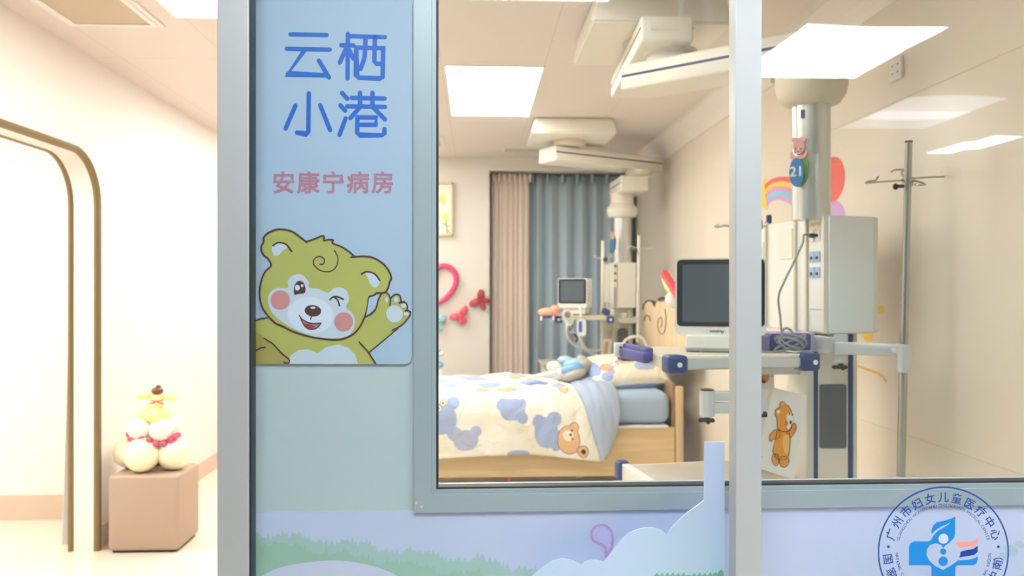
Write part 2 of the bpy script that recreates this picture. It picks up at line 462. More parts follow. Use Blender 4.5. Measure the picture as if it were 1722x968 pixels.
# partition to the corridor: panelled wall with the long window
WX0, WX1, WZ0, WZ1 = PY(722, 600, YF).x, 1.60, PY(900, 829, YF).z, 2.34
DX = -0.52
struct('wall_front', MB().bx(DX, WX0, YF, YF + 0.1, 0, ZC).bx(WX0, WX1, YF, YF + 0.1, 0, WZ0).bx(WX0, WX1, YF, YF + 0.1, WZ1, ZC)
       .bx(WX1, 6, YF, YF + 0.1, 0, ZC).bx(-1.75, DX, YF, YF + 0.1, 2.45, ZC).bx(-6, -1.75, YF, YF + 0.1, 0, ZC), M['panel'])
win = sempty('window_1', (WX0, YF, WZ0))
FW = 0.036
def frame_mb():
    m = MB()
    x0, x1, z0, z1 = WX0 - 0.031, WX1 + 0.03, WZ0 - 0.035, WZ1 + 0.03
    yf = YF - 0.010
    m.prism([(x0, yf, z0), (x0, yf, z1), (x0 + FW, yf, z1 - FW), (x0 + FW, yf, z0 + FW)], (0, 0.02, 0))
    m.prism([(x0, yf, z0), (x0 + FW, yf, z0 + FW), (x1 - FW, yf, z0 + FW), (x1, yf, z0)], (0, 0.02, 0))
    m.prism([(x0, yf, z1), (x1, yf, z1), (x1 - FW, yf, z1 - FW), (x0 + FW, yf, z1 - FW)], (0, 0.02, 0))
    m.prism([(x1, yf, z0), (x1 - FW, yf, z0 + FW), (x1 - FW, yf, z1 - FW), (x1, yf, z1)], (0, 0.02, 0))
    # glazing bead, set back
    a = FW
    for (bx0, bx1, bz0, bz1) in ((x0 + a, x0 + a + 0.009, z0 + a + 0.009, z1 - a - 0.009), (x0 + a, x1 - a, z0 + a, z0 + a + 0.009), (x0 + a, x1 - a, z1 - a - 0.009, z1 - a), (x1 - a - 0.009, x1 - a, z0 + a + 0.009, z1 - a - 0.009)):
        m.bx(bx0, bx1, YF - 0.003, YF + 0.05, bz0, bz1)
    return m, (x0, x1, z0, z1)
fm, (fx0, fx1, fz0, fz1) = frame_mb()
fm.build('window_frame', M['alu2'], win)
g = FW + 0.009
MB().bx(fx0 + g, fx0 + g + 0.004, YF + 0.004, YF + 0.03, fz0 + g + 0.004, fz1 - g).bx(fx0 + g, fx1 - g, YF + 0.004, YF + 0.03, fz0 + g, fz0 + g + 0.004).build('gasket', M['rubber'], win)
MB().bx(fx0 + g, fx1 - g, YF + 0.028, YF + 0.036, fz0 + g, fz1 - g).build('glass_pane', M['glassin'], win)
for p in ((700, 845), (709, 851.5)):
    q = PY(p[0], p[1], YF - 0.01)
    MB().cyl(q + Vector((0, 0.004, 0)), q - Vector((0, 0.0012, 0)), 0.003, seg=14).cyl(q - Vector((0, 0.001, 0)), q - Vector((0, 0.0016, 0)), 0.0012, seg=8).build('screw', M['silver'], win)

# sliding glass door leaf (left) and the fixed leaf beside it (right)
def door(name, x0, x1, yf, zb, gx1, gm):
    d = sempty(name, ((x0 + x1) / 2, yf, 0))
    MB().bx(x0, x1, yf, yf + 0.04, 0.01, 2.32, bev=0.0015).build('stile', M['alu'], d)
    MB().bx(x1 - 0.004, gx1, yf + 0.016, yf + 0.026, 0.1, 2.28).build('glass_pane', gm, d)
    MB().bx(x0, gx1, yf, yf + 0.04, 0.01, 0.1).build('bottom_rail', M['alu'], d)
    MB().bx(x0, gx1, yf, yf + 0.04, 2.28, 2.34).build('top_rail', M['alu'], d)
    return d
AY = 1.56
ax0, ax1 = PY(365, 400, AY).x, PY(418, 400, AY).x
bx0_, bx1_ = PY(1237, 400, 1.48).x, PY(1281, 400, 1.48).x
dA = door('door_1', ax0, ax1, AY, 0, bx1_ - 0.01, M['glass'])
MB().bx(ax1, ax1 + 0.004, AY + 0.006, AY + 0.036, 0.1, 2.28).build('rubber_seal', M['rubber'], dA)
dB = door('door_2', bx0_, bx1_, 1.48, 0, 2.4, M['glassw'])
struct('beam_door_header', MB().bx(-1.75, 4, 1.42, YF, 2.35, 2.62), M['alu'])

# ceiling lights of the ward, the side room and the corridor, with a few unseen panels added
def panel_light(name, x0, x1, y0, y1, m, label, group='flat ceiling light panels'):
    t = thing(name, label, 'ceiling light', ((x0 + x1) / 2, (y0 + y1) / 2, ZC), 0, group)
    e = 0.012
    MB().bx(x0 - e, x0, y0 - e, y1 + e, ZC - 0.006, ZC).bx(x1, x1 + e, y0 - e, y1 + e, ZC - 0.006, ZC).bx(x0, x1, y0 - e, y0, ZC - 0.006, ZC).bx(x0, x1, y1, y1 + e, ZC - 0.006, ZC).build('frame', M['white'], t)
    MB().bx(x0, x1, y0, y1, ZC - 0.004, ZC - 0.001).build('diffuser', m, t)
    return t
panel_light('ceiling_light', -0.175, 0.395, 4.67, 6.0, M['light'], 'glowing white ceiling panel above the hospital bed, seen through the window')
panel_light('ceiling_light', -1.43, -0.83, 2.66, 3.88, M['lightleft'], 'glowing white ceiling panel at the top of the open doorway beside the square vent')
panel_light('ceiling_light', -1.43, -0.83, 5.2, 6.4, M['lightleft'], 'glowing white ceiling panel deeper in the room behind the wall sign')
panel_light('ceiling_light', -4.3, -3.1, 3.0, 4.2, M['lightside'], 'glowing ceiling panel of the white room beyond the rounded opening')
panel_light('ceiling_light', 1.62, 2.34, -1.45, -0.86, M['lighthall'], 'corridor ceiling panel mirrored brightly in the right glass over the pendant arm')
panel_light('ceiling_light', 2.95, 3.65, -2.95, -2.3, M['lightdim'], 'corridor ceiling panel mirrored in the right glass above the drip stand')
panel_light('ceiling_light', -0.6, 0.6, -0.2, 0.5, M['lighthall'], 'corridor ceiling panel straight above the camera')
def vent(x0, x1, y0, y1, label, slats):
    t = thing('ceiling_vent', label, 'air vent', ((x0 + x1) / 2, (y0 + y1) / 2, ZC), 0, 'ceiling air vents')
    e = 0.05 if not slats else 0.03
    m = MB()
    for k in range(2):
        a, z = e * (1 - k * 0.5), ZC - 0.008 - k * 0.006
        m.bx(x0 - a, x0, y0 - a, y1 + a, z, ZC).bx(x1, x1 + a, y0 - a, y1 + a, z, ZC).bx(x0, x1, y0 - a, y0, z, ZC).bx(x0, x1, y1, y1 + a, z, ZC)
    m.build('frame', M['white'], t)
    if slats:
        m = MB(); n = 5
        for i in range(n):
            m.bx(x0, x1, y0 + (y1 - y0) * (i + 0.2) / n, y0 + (y1 - y0) * (i + 0.7) / n, ZC - 0.01, ZC - 0.004)
        m.build('grille', M['creamd'], t)
        MB().bx(x0, x1, y0, y1, ZC - 0.003, ZC - 0.001).build('duct', M['grey'], t)
    else:
        MB().bx(x0, x1, y0, y1, ZC - 0.008, ZC - 0.001).build('grille', M['vent'], t)
panel_light('ceiling_light', 1.4, 2.4, 0.25, 0.95, M['lighthall'], 'unseen added corridor ceiling panel above and right of the camera')  # added out of view to brighten the right side of the partition
panel_light('ceiling_light', 4.32, 4.58, -4.1, -3.5, M['lighthall'], 'slim far corridor panel mirrored as a small white wedge right of the drip stand')
panel_light('ceiling_light', -1.43, -0.83, 6.75, 7.8, M['light'], 'unseen ceiling panel added by the back wall, hidden behind the wall sign')  # extra panel added out of sight to lift the dim far end
panel_light('ceiling_light', -0.175, 0.395, 2.1, 3.3, M['lightadded'], 'unseen ceiling panel added right inside the window above the near pendant')  # added above the view to light pendant fronts, bed and right wall
vent(-1.95, -1.59, 3.1, 3.98, 'large square ceiling vent with a beige mesh above the rounded opening', False)
vent(-1.46, -0.9, 4.85, 5.1, 'white ceiling vent cut off by the door post below the light', True)
vent(-0.75, -0.31, 6.9, 7.25, 'ceiling vent grille just right of the wall sign near the back wall', True)
vent(0.27, 0.62, 7.35, 7.55, 'long narrow ceiling vent above the pink curtain', True)

# ================================================================== wall sign on the panel behind the sliding leaf
SY = YF - 0.006
def sp(x, y): return PY(x, y, SY)
def rrect(x0, y0, x1, y1, r, n=6):
    pts = []
    for cx, cy, a0 in ((x1 - r, y0 + r, -90), (x1 - r, y1 - r, 0), (x0 + r, y1 - r, 90), (x0 + r, y0 + r, 180)):
        for i in range(n + 1):
            a = math.radians(a0 + 90 * i / n); pts.append((cx + r * math.cos(a), cy + r * math.sin(a)))
    return pts
sign = thing('wall_sign', 'tall pale blue wall sign with blue and pink Chinese lettering and a waving green bear', 'sign', sp(560, 612))
INK = {k: ink('sign_' + k, c) for k, c in dict(board='aac2da', blue='0066cc', pink='b87c92', green='b2b562', olive='a99e55', white='c3d2e2', muz='d3dff0', cheek='cc8d8d', brown='552f33', red='b0304a', gum='9c8085').items()}
MB().prism([sp(*p) for p in rrect(428.5, -6, 693, 612, 13)], (0, 0.0055, 0)).build('board', INK['board'], sign)
def z3(x, y): return sp(400 + x / 2.765, y / 2.765)
mb = MB(); D = Draw(mb, z3, (0, -1, 0))
W = 21
for s in ([(245, 160), (413, 163)], [(228, 227), (427, 231)], [(308, 237), (233, 344), (408, 350)], [(377, 282), (424, 360)],
          [(512, 158), (510, 365)], [(481, 210), (537, 211)], [(505, 222), (474, 291)], [(517, 232), (537, 272)],
          [(519, 168), (684, 173)],
          [(550, 221), (676, 224), (673, 358), (662, 365), (562, 361), (552, 352), (550, 221)], [(594, 175), (590, 265), (571, 320)], [(637, 175), (635, 285), (645, 296), (668, 297)],
          [(330, 434), (328, 612), (318, 623), (275, 616)], [(268, 491), (222, 597)], [(383, 489), (429, 605)],
          [(485, 432), (509, 459)], [(477, 490), (499, 514)], [(501, 550), (473, 627)],
          [(530, 455), (682, 458)], [(508, 494), (684, 497)], [(568, 431), (568, 492)], [(626, 431), (626, 494)],
          [(567, 500), (523, 549)], [(630, 500), (684, 555)], [(556, 545), (642, 546), (641, 579)], [(556, 580), (641, 580)],
          [(556, 546), (555, 617), (566, 628), (668, 629), (681, 620), (682, 600)]):
    D.stroke(s, W, 0, 1, smooth=False)
mb.build('lettering', INK['blue'], sign)
mb = MB()
for i, ch in enumerate('安康宁病房'):
    c = sp(477 + i * 41.7, 306.5)
    mb.text(ch, Matrix.Translation(c + Vector((0, -0.0004, 0))) @ Matrix.Rotation(PI / 2, 4, 'X') @ Matrix.Translation((0, -0.004, 0)), 0.0475, 0.0004, bold=0.0011)
mb.build('lettering', INK['pink'], sign)['label'] = 'pink lettering'
def z4(x, y): return sp(400 + x / 3.226, 340 + y / 3.226)
mb = MB(); D = Draw(mb, z4, (0, -1, 0))
GR, OL, WH, MU, CH, BR, RD, GU, BD = range(9)
body = [(96, 641), (165, 625), (240, 660), (400, 725), (545, 735), (640, 690), (690, 625), (722, 606), (748, 578), (762, 530), (780, 497), (800, 488), (818, 500), (829, 520), (846, 503), (864, 498), (880, 508), (886, 537), (905, 540), (918, 556), (919, 582), (936, 594), (932, 615), (905, 655), (850, 693), (780, 760), (715, 812), (732, 842), (748, 876), (96, 876)]
D.poly(body, GR, 1, smooth=False)
D.poly([(96, 700), (150, 735), (210, 780), (262, 838), (280, 858), (272, 876), (96, 876)], OL, 2, smooth=False)
D.poly([(272, 876), (285, 832), (330, 800), (382, 797), (433, 818), (478, 785), (545, 770), (600, 788), (638, 828), (652, 876)], WH, 2, smooth=False)
head = [(182, 342), (165, 305), (138, 282), (127, 245), (141, 215), (141, 192), (165, 167), (210, 148), (255, 148), (300, 161), (340, 190), (375, 217), (420, 198), (455, 183), (470, 188), (468, 207), (492, 203), (516, 205), (516, 224), (560, 240), (602, 266), (637, 298), (690, 293), (740, 303), (788, 333), (820, 372), (833, 412), (824, 432), (815, 465), (796, 489), (752, 491), (735, 505), (712, 514), (705, 560), (688, 622), (655, 685), (615, 722), (545, 745), (450, 738), (380, 725), (300, 700), (240, 670), (205, 655), (160, 610), (130, 560), (118, 490), (130, 420), (150, 375)]
D.poly(head, GR, 3, smooth=False)
D.stroke(head[30:] + head[:2], 9, BR, 6, smooth=True, n=3)
D.stroke(head[1:12], 10, BR, 6, n=4); D.stroke([(372, 214), (420, 198), (455, 183), (470, 188), (466, 208), (492, 203), (518, 205), (514, 222), (560, 240), (602, 266), (637, 298)], 9, BR, 6, n=4)
D.stroke([(615, 298), (690, 293), (740, 303), (788, 333), (820, 372), (833, 412), (824, 432), (815, 465), (796, 489), (752, 491)], 10, BR, 6, n=4)
face = [(165, 535), (174, 492), (210, 465), (270, 463), (272, 425), (308, 392), (350, 394), (384, 430), (388, 462), (440, 470), (488, 490), (520, 467), (560, 461), (594, 485), (602, 530), (588, 570), (622, 602), (637, 650), (620, 702), (580, 730), (500, 737), (400, 725), (310, 690), (230, 640), (182, 590)]
D.poly(face, WH, 4)
D.ell(395, 612, 126, 98, MU, 5, 0.12)
D.ell(231, 530, 52, 52, CH, 6); D.ell(575, 648, 51, 52, CH, 6)
D.poly([(308, 500), (305, 465), (318, 435), (338, 426), (358, 437), (368, 470), (362, 492), (335, 496)], BR, 6)
D.ell(324, 463, 13, 15, MU, 7); D.ell(350, 452, 7, 8, MU, 7)
D.stroke([(500, 527), (520, 512), (546, 514), (573, 526)], 9, BR, 6); D.stroke([(520, 513), (542, 530), (552, 560)], 8, BR, 6)
D.ell(408, 588, 45, 31, BR, 6, 0.1); D.ell(408, 571, 14, 6, MU, 7)
D.stroke([(402, 614), (395, 634)], 6, BR, 6)
D.poly([(338, 622), (365, 643), (410, 657), (450, 655), (432, 680), (396, 690), (368, 674), (350, 650)], GU, 6)
D.poly([(362, 664), (385, 660), (410, 668), (412, 684), (392, 688)], RD, 7)
D.stroke([(335, 614), (352, 635), (395, 655), (453, 655)], 6, BR, 8); D.stroke([(345, 637), (366, 673), (396, 689), (430, 680), (452, 656)], 6, BR, 8)
D.stroke([(525, 262), (543, 300), (536, 345), (505, 373), (455, 372), (416, 342), (413, 312), (440, 294), (468, 306), (466, 332), (446, 336)], 6, BR, 6)
D.poly([(184, 250), (200, 228), (240, 225), (272, 240), (246, 262), (222, 286), (196, 286)], WH, 5); D.stroke([(192, 235), (220, 219), (262, 228), (293, 266)], 9, BR, 6)
D.poly([(690, 387), (720, 380), (750, 396), (772, 428), (756, 457), (736, 459), (716, 440), (706, 408)], WH, 5); D.stroke([(672, 388), (700, 376), (742, 388), (771, 424)], 9, BR, 6)
D.ell(850, 605, 46, 47, WH, 4)
for e in ((807, 527, 9, 15), (859, 527, 12, 15), (901, 560, 15, 12), (915, 605, 14, 10)): D.ell(*e, WH, 4)
D.stroke([(690, 622), (722, 606), (748, 578), (762, 530), (780, 497), (800, 488), (820, 503), (828, 530), (825, 558)], 8, BR, 5)
D.stroke([(828, 522), (846, 503), (864, 498), (880, 508), (886, 540), (876, 545)], 8, BR, 5); D.stroke([(884, 540), (905, 540), (919, 558), (918, 582), (908, 588)], 8, BR, 5)
D.stroke([(918, 583), (936, 596), (930, 620), (890, 665), (838, 694)], 8, BR, 5); D.stroke([(870, 682), (780, 758), (714, 812)], 7, BR, 5)
D.stroke([(660, 758), (710, 815), (748, 874)], 8, BR, 5)
D.stroke([(712, 516), (704, 560), (695, 610)], 7, BR, 6)
D.stroke([(100, 640), (130, 629), (160, 626)], 7, BR, 7); D.stroke([(143, 737), (192, 768), (240, 820), (278, 850), (276, 872), (262, 869)], 7, BR, 5); D.stroke([(100, 803), (128, 788), (150, 787)], 7, BR, 5); D.stroke([(248, 864), (258, 874)], 6, BR, 5)
D.poly([(713, 518), (764, 500), (747, 572), (722, 598), (697, 615)], BD, 8, smooth=False)
mb.build('bear_picture', [INK[k] for k in ('green', 'olive', 'white', 'muz', 'cheek', 'brown', 'red', 'gum', 'board')], sign)

# ================================================================== mural film on the lower wall panel
MY = YF - 0.002
mf = thing('mural_film', 'pale blue printed film with green grass along the lower corridor wall', 'wall mural', PY(860, 1000, MY))
def ms(x, y): return PY(x, y, MY)
def film():
    m, nt, b = newmat('blue_lilac_film'); N, L = nt.nodes, nt.links
    tc = N.new('ShaderNodeTexCoord'); nz = N.new('ShaderNodeTexNoise'); nz.inputs['Scale'].default_value = 3; nz.inputs['Detail'].default_value = 2
    cr = N.new('ShaderNodeValToRGB'); cr.color_ramp.elements[0].position = 0.35; cr.color_ramp.elements[0].color = lin('bfceec')
    cr.color_ramp.elements[1].position = 0.65; cr.color_ramp.elements[1].color = lin('ccd2f2')
    L.new(tc.outputs['Object'], nz.inputs['Vector']); L.new(nz.outputs['Fac'], cr.inputs['Fac']); L.new(cr.outputs['Color'], b.inputs['Base Color'])
    b.inputs['Roughness'].default_value = 0.3
    return m
mz = ms(560, 859).z; mz2 = fz0 - 0.0005
lo = min(mz, mz2)
MB().prism([(x, MY, z) for x, z in ((DX + 0.002, 0.12), (3.0, 0.12), (3.0, lo), (fx0, lo), (fx0, mz), (DX + 0.002, mz))], (0, 0.0018, 0)).build('film', film(), mf)
G = [ink('mural_grass', 'a6c8c6', 0.4), ink('mural_grass_deep', '99c4b4', 0.4)]
random.seed(3)
for k in range(2):
    mb = MB(); D = Draw(mb, ms, (0, -1, 0)); pts = []
    x = 430
    while x < 905 - k * 90:
        u = (x - 430) / 475
        yb = 897 + 62 * u ** 1.1 + k * (16 + 10 * u)
        yb += 5 * math.sin(x * 0.06 + k) + 3 * math.sin(x * 0.171)
        pts.append((x, yb + random.uniform(-2, 3))); st_ = random.uniform(2, 6); pts.append((x + st_, yb - random.uniform(0, 9) ** 1.1)); x += st_ + random.uniform(2, 7)
    pts += [(x, 1010), (430, 1010)]
    D.poly(pts, 0, 1 + k, smooth=False)
    mb.build('grass', G[k], mf)
mb = MB(); D = Draw(mb, ms, (0, -1, 0)); D.poly([(424, 985), (450, 962), (490, 949), (550, 942), (600, 945), (645, 957), (680, 975), (720, 1010), (424, 1010)], 0, 4)
mb.build('hill', ink('mural_lilac', 'ced4ee', 0.4), mf)
mb = MB(); D = Draw(mb, ms, (0, -1, 0))
drop = [(1018, 935), (1019, 922), (1012, 915), (999, 909), (994.5, 900), (997, 889), (1006, 883), (1017, 883), (1026, 890), (1030, 902), (1029, 917), (1023, 929)]
D.poly(drop, 0, 2, n=4); D.stroke(drop, 4.2, 1, 3, closed=True, n=4)
mb.build('balloon_drawing', [ink('mural_drop', 'c6c2f0', 0.4), ink('mural_drop_line', 'c49cd2', 0.4)], mf)
mb = MB(); D = Draw(mb, ms, (0, -1, 0))
for (x, y, r) in ((1700, 925, 9), (1715, 915, 6), (1688, 935, 6)): D.ell(x, y, r * 1.4, r, 0, 1, 0.5)
mb.build('leaf_print', ink('mural_leaf', 'b4cdd8', 0.4), mf)

# cloud cut-out on the sliding leaf's glass
CY = AY + 0.0275
def cp(x, y): return PY(x, y, CY)
cl = thing('cloud_cutout', 'pale blue cloud shaped board with an upright strip beside the door stile', 'decoration', cp(1100, 990))
cloud = [(1185, 743), (1218.5, 743), (1218.5, 1010), (890, 1010), (896, 968), (905, 959), (914, 952), (929, 943), (945, 939), (960, 941), (969, 945), (976, 950), (983, 944.5), (992, 942), (1002, 941), (1015, 945), (1025, 933), (1035, 918), (1049, 903), (1060, 895), (1072, 890), (1086, 887), (1101, 887.5), (1112, 891), (1122, 899), (1129, 888), (1138, 878), (1153, 864), (1172, 850), (1184, 841)]
m, nt, b = newmat('cloud_board'); N, L = nt.nodes, nt.links
tc = N.new('ShaderNodeTexCoord'); mp = N.new('ShaderNodeMapping'); mp.inputs['Rotation'].default_value = (0, 0.9, 0); mp.inputs['Location'].default_value = (0.1, 0, 0.05)
gr = N.new('ShaderNodeTexNoise'); gr.inputs['Scale'].default_value = 4; gr.inputs['Detail'].default_value = 0
cr = N.new('ShaderNodeValToRGB'); cr.color_ramp.elements[0].position = 0.35; cr.color_ramp.elements[0].color = lin('cbe6fb'); cr.color_ramp.elements[1].position = 0.65; cr.color_ramp.elements[1].color = lin('cfdbfa')
L.new(tc.outputs['Object'], mp.inputs[0]); L.new(mp.outputs[0], gr.inputs['Vector']); L.new(gr.outputs['Fac'], cr.inputs['Fac']); L.new(cr.outputs['Color'], b.inputs['Base Color'])
b.inputs['Roughness'].default_value = 0.4
MB().prism([cp(*p) for p in cloud], (0, 0.004, 0)).build('board', m, cl)
mb = MB(); D = Draw(mb, cp, (0, -1, 0)); random.seed(5)
pts = []
x = 1100
while x < 1216:
    yb = 967 - max(0, (x - 1190)) * 0.35; pts += [(x, yb), (x + 5, yb - random.uniform(2, 6)), (x + 8, yb + 1)]; x += 9
D.poly(pts + [(1217, 958), (1217, 1010), (1100, 1010)], 0, 1, smooth=False)
mb.build('grass', ink('cloud_grass', '7fc4a4', 0.4), cl)

# ================================================================== round emblem on the fixed leaf's glass
EY = 1.48 + 0.0155
def zs(x, y): return PY(1440 + x / 5.149, 780 + y / 5.149, EY)
em = thing('emblem_sticker', 'round blue hospital emblem stuck on the glass at the lower right', 'sticker', zs(753, 1320))
EI = {k: ink('emblem_' + k, c, 0.4) for k, c in dict(ring='00459a', cyan='0084d2', deep='003f98', pink='f29a94').items()}
cx, cy = 753.0, 762.0
mb = MB(); D = Draw(mb, zs, (0, -1, 0))
D.stroke([(cx + 562 * math.cos(2 * PI * i / 96), cy + 562 * math.sin(2 * PI * i / 96)) for i in range(96)], 13, 0, 1, closed=True, n=1)
for sgn in (-1, 1): D.ell(cx + sgn * 476, cy - 48, 12, 12, 0, 1)
mb.build('ring', EI['ring'], em)
px1 = (zs(100, 0) - zs(0, 0)).length / 100        # metres per zoom pixel
mb = MB()
def arc_char(ch, ang, rad, size, bold, top_out=True):
    a = math.radians(ang)
    p = zs(cx + rad * math.sin(a), cy - rad * math.cos(a)) + Vector((0, -0.0004, 0))
    rot = -a if top_out else PI - a
    mb.text(ch, Matrix.Translation(p) @ Matrix.Rotation(PI / 2, 4, 'X') @ Matrix.Rotation(rot, 4, 'Z') @ Matrix.Translation((0, 0, 0)), size * px1, 0.0003, bold * px1)
s1 = '广州市妇女儿童医疗中心'
for i, ch in enumerate(s1): arc_char(ch, -71 + 142 * i / 10, 470, 96, 1.2)
s2 = "GUANGZHOU WOMEN AND CHILDEREN'S MEDICAL CENTER"
adv = {'I': 0.45, ' ': 0.5, "'": 0.4, 'W': 1.4, 'M': 1.3, 'E': 0.85, 'L': 0.8}
tot = sum(adv.get(c, 1.0) for c in s2); acc = 0
for c in s2:
    wd = adv.get(c, 1.0); ang = -75.5 + 151 * (acc + wd / 2) / tot; acc += wd
    if c != ' ': arc_char(c, ang, 404, 37, 0.0)
for ch, ang in (('国', -97), ('家', -112), ('）', 93.5), ('南', 103), ('中', 116)): arc_char(ch, ang, 490 if ch in '国家' else 486, 92, 1.0, False)
t = 'NATIONAL C'
for i, c in enumerate(t):
    if c != ' ': arc_char(c, -92.5 - 2.9 * i - (0 if i < 4 else -0.8), 404, 37, 0.0, False)
t = 'NOIGER LAR'
for i, c in enumerate(t):
    if c != ' ': arc_char(c, 93 + 2.9 * i - (0 if i < 3 else 0.9), 404, 37, 0.0, False)
mb.build('lettering', EI['ring'], em)
mb = MB(); D = Draw(mb, zs, (0, -1, 0))
D.poly([(455, 720), (463, 688), (500, 668), (620, 668), (645, 658), (665, 620), (700, 582), (760, 545), (800, 520), (818, 500), (790, 518), (730, 543), (690, 568), (650, 606), (650, 570), (665, 530), (700, 500), (760, 490), (820, 470), (856, 452), (855, 600), (845, 640), (800, 685), (768, 705), (752, 727), (735, 700), (690, 685), (640, 697), (612, 735), (608, 785), (628, 830), (680, 880), (752, 915), (830, 870), (880, 832), (960, 828), (1020, 815), (1050, 795), (1050, 830), (1040, 860), (1010, 875), (880, 875), (858, 890), (856, 1040), (850, 1070), (830, 1080), (680, 1080), (655, 1068), (650, 1040), (650, 890), (630, 875), (455, 875)], 0, 1, smooth=False)
D.ell(752, 757, 27, 27, 0, 1); D.ell(752, 840, 41, 41, 0, 1)
D.poly([(900, 760), (950, 743), (1010, 735), (1050, 705), (1050, 760), (1020, 786), (960, 796), (890, 808), (900, 782)], 1, 1, smooth=False)
D.poly([(855, 690), (880, 672), (930, 668), (990, 671), (1030, 656), (1050, 640), (1050, 680), (1030, 708), (980, 720), (900, 722), (890, 727), (878, 703)], 2, 1, smooth=False)
D.ell(753, 645, 43, 43, 3, 2)
mb.build('cross_mark', [EI['cyan'], EI['deep'], EI['pink'], ink('emblem_pale', 'c9cdf2', 0.4)], em)

# ================================================================== doorway side: ottoman, balloons, curtain
OX0, OX1, OY0, OY1, OH = -2.076, -1.682, 4.595, 4.94, 0.44
ot = thing('ottoman', 'beige leather cube stool standing against the pale wall by the rounded opening', 'ottoman', ((OX0 + OX1) / 2, (OY0 + OY1) / 2, 0))
M['leather'] = mat('beige_leather', 'b5a08d', 0.5, bump=0.15, bscale=220)
MB().bx(OX0, OX1, OY0, OY1, 0.012, OH, bev=0.022, seg=4).build('cushion', M['leather'], ot, True)
mb = MB()
for z in (OH - 0.022,):
    mb.tube([(OX0 + 0.008, OY0 + 0.006, z), (OX1 - 0.006, OY0 + 0.006, z), (OX1 - 0.006, OY1 - 0.006, z), (OX0 + 0.008, OY1 - 0.006, z)], 0.0028, closed=True, seg=6)
mb.build('piping', mat('leather_seam', 'a98f7c', 0.6), ot, True)
MB().bx(OX0 + 0.02, OX1 - 0.02, OY0 + 0.02, OY1 - 0.02, 0, 0.014).build('base', M['dark'], ot)

BAL = {k: mat('balloon_' + k, c, r, spec=0.5, coat=0.15, var=0.01) for k, c, r in (('cream', 'fbf4d2', 0.3), ('white', 'f6f1ea', 0.3), ('yellow', 'fbf5a8', 0.3), ('pink', 'e0567f', 0.3), ('hot', 'ee4a7c', 0.25), ('red', 'b93a48', 0.25), ('rose', 'ee5a74', 0.25),
       ('brown', '7a4c26', 0.35), ('sky', 'a9cfe8', 0.3), ('blue', '7fb5e0', 0.3), ('grey', 'b9b2a8', 0.35), ('peach', 'efb79a', 0.35), ('green', 'a8cc5a', 0.3), ('crimson', 'dd2b4c', 0.3), ('redlong', 'e8484e', 0.25))}
bY = 4.79
def bp(x, y, Y=bY): return PY(x, y, Y)
bf = thing('balloon_figure', 'tiered cream and white balloon figure with a brown balloon on top, on the stool', 'balloon figure', (bp(258, 700).x, bY, OH))
def ball(name, x, y, r, m, Y, sz=1.0, par=None, sq=1.0):
    Y += 0.1
    c = bp(x, y, Y); R = r * Y / F
    mb = MB(); mb.sph(c, (R * sq, R * sq, R * sz), seg=28)
    return mb.build(name, BAL[m], par, True)
def ground_ball(x, rad, Y, m, par):
    Y += 0.1
    c = PY(x, 700, Y); R = rad * Y / F
    mb = MB(); mb.sph((c.x, Y, OH + R * 1.0), (R, R, R), seg=32); return mb.build('balloon', BAL[m], par, True)
ground_ball(239, 28.5, 4.585, 'cream', bf); ground_ball(293.5, 27, 4.64, 'cream', bf); ground_ball(219, 27, 4.70, 'cream', bf); ground_ball(268, 27, 4.80, 'cream', bf)
for x, y, r, Y in ((236, 720, 20, 4.62), (272, 722, 20, 4.61), (291, 715, 15, 4.70), (252, 716, 20, 4.74)): ball('balloon', x, y, r, 'white', Y, 1.0, bf)
for x, y, r, Y in ((245, 699, 13, 4.63), (274, 699, 13.5, 4.63), (260, 698, 13, 4.60), (260, 698, 14, 4.70)): ball('balloon', x, y, r, 'yellow', Y, 1.0, bf)
bead = [(217.5, 730), (220, 737), (225, 738.5), (237, 738), (250, 741), (262.5, 745.5), (276, 746), (287, 740), (295, 733.5), (299, 731)]
for i, (x, y) in enumerate(bead): ball('bead', x, y, 5.6, 'pink', 4.56 + 0.02 * abs(i - 4.5) / 2, 0.95, bf)
ball('neck', 261, 682, 12, 'yellow', 4.63, 0.75, bf); ball('crown', 264, 670, 11, 'yellow', 4.64, 0.8, bf)
for sgn in (-1, 1):
    c = bp(264 + sgn * 22, 665.5 + (1.5 if sgn > 0 else 0), 4.74)
    MB().sph(c, (13 * 4.64 / F, 0.026, 7 * 4.64 / F), M=Matrix.Rotation(sgn * 0.18, 4, 'Y')).build('side_balloon', BAL['yellow'], bf, True)
mb = MB()
for a, c in (((252, 672), (276, 679)), ((251, 679), (275, 672))): mb.tube(catmull([bp(*a, 4.70), bp((a[0] + c[0]) / 2, (a[1] + c[1]) / 2, 4.685), bp(*c, 4.70)], 6), 0.0032, seg=6)
mb.build('twist', BAL['crimson'], bf, True)
ball('topknot', 264.5, 657, 9.3, 'brown', 4.64, 0.72, bf); ball('tip', 266.5, 649.5, 4.2, 'brown', 4.64, 0.7, bf)

# fabric edge by the rounded opening
cu = thing('door_curtain', 'narrow white fabric curtain gathered beside the bronze opening trim', 'curtain', (-2.37, 4.70, 0))
MB().grid(lambda u, v: Vector((-2.328 - 0.06 * u * (1 - v) ** 1.5, 4.71 + 0.012 * math.sin(u * 20 + v), 0.02 + v * 2.2 + 0.0 * u)), 24, 8).build('fabric', mat('white_fabric', 'f6f2ee', 0.9), cu, True)
MB().cyl((-2.33, 4.71, 2.225), (-2.9, 4.71, 2.225), 0.01).build('rod', M['white'], cu, True)

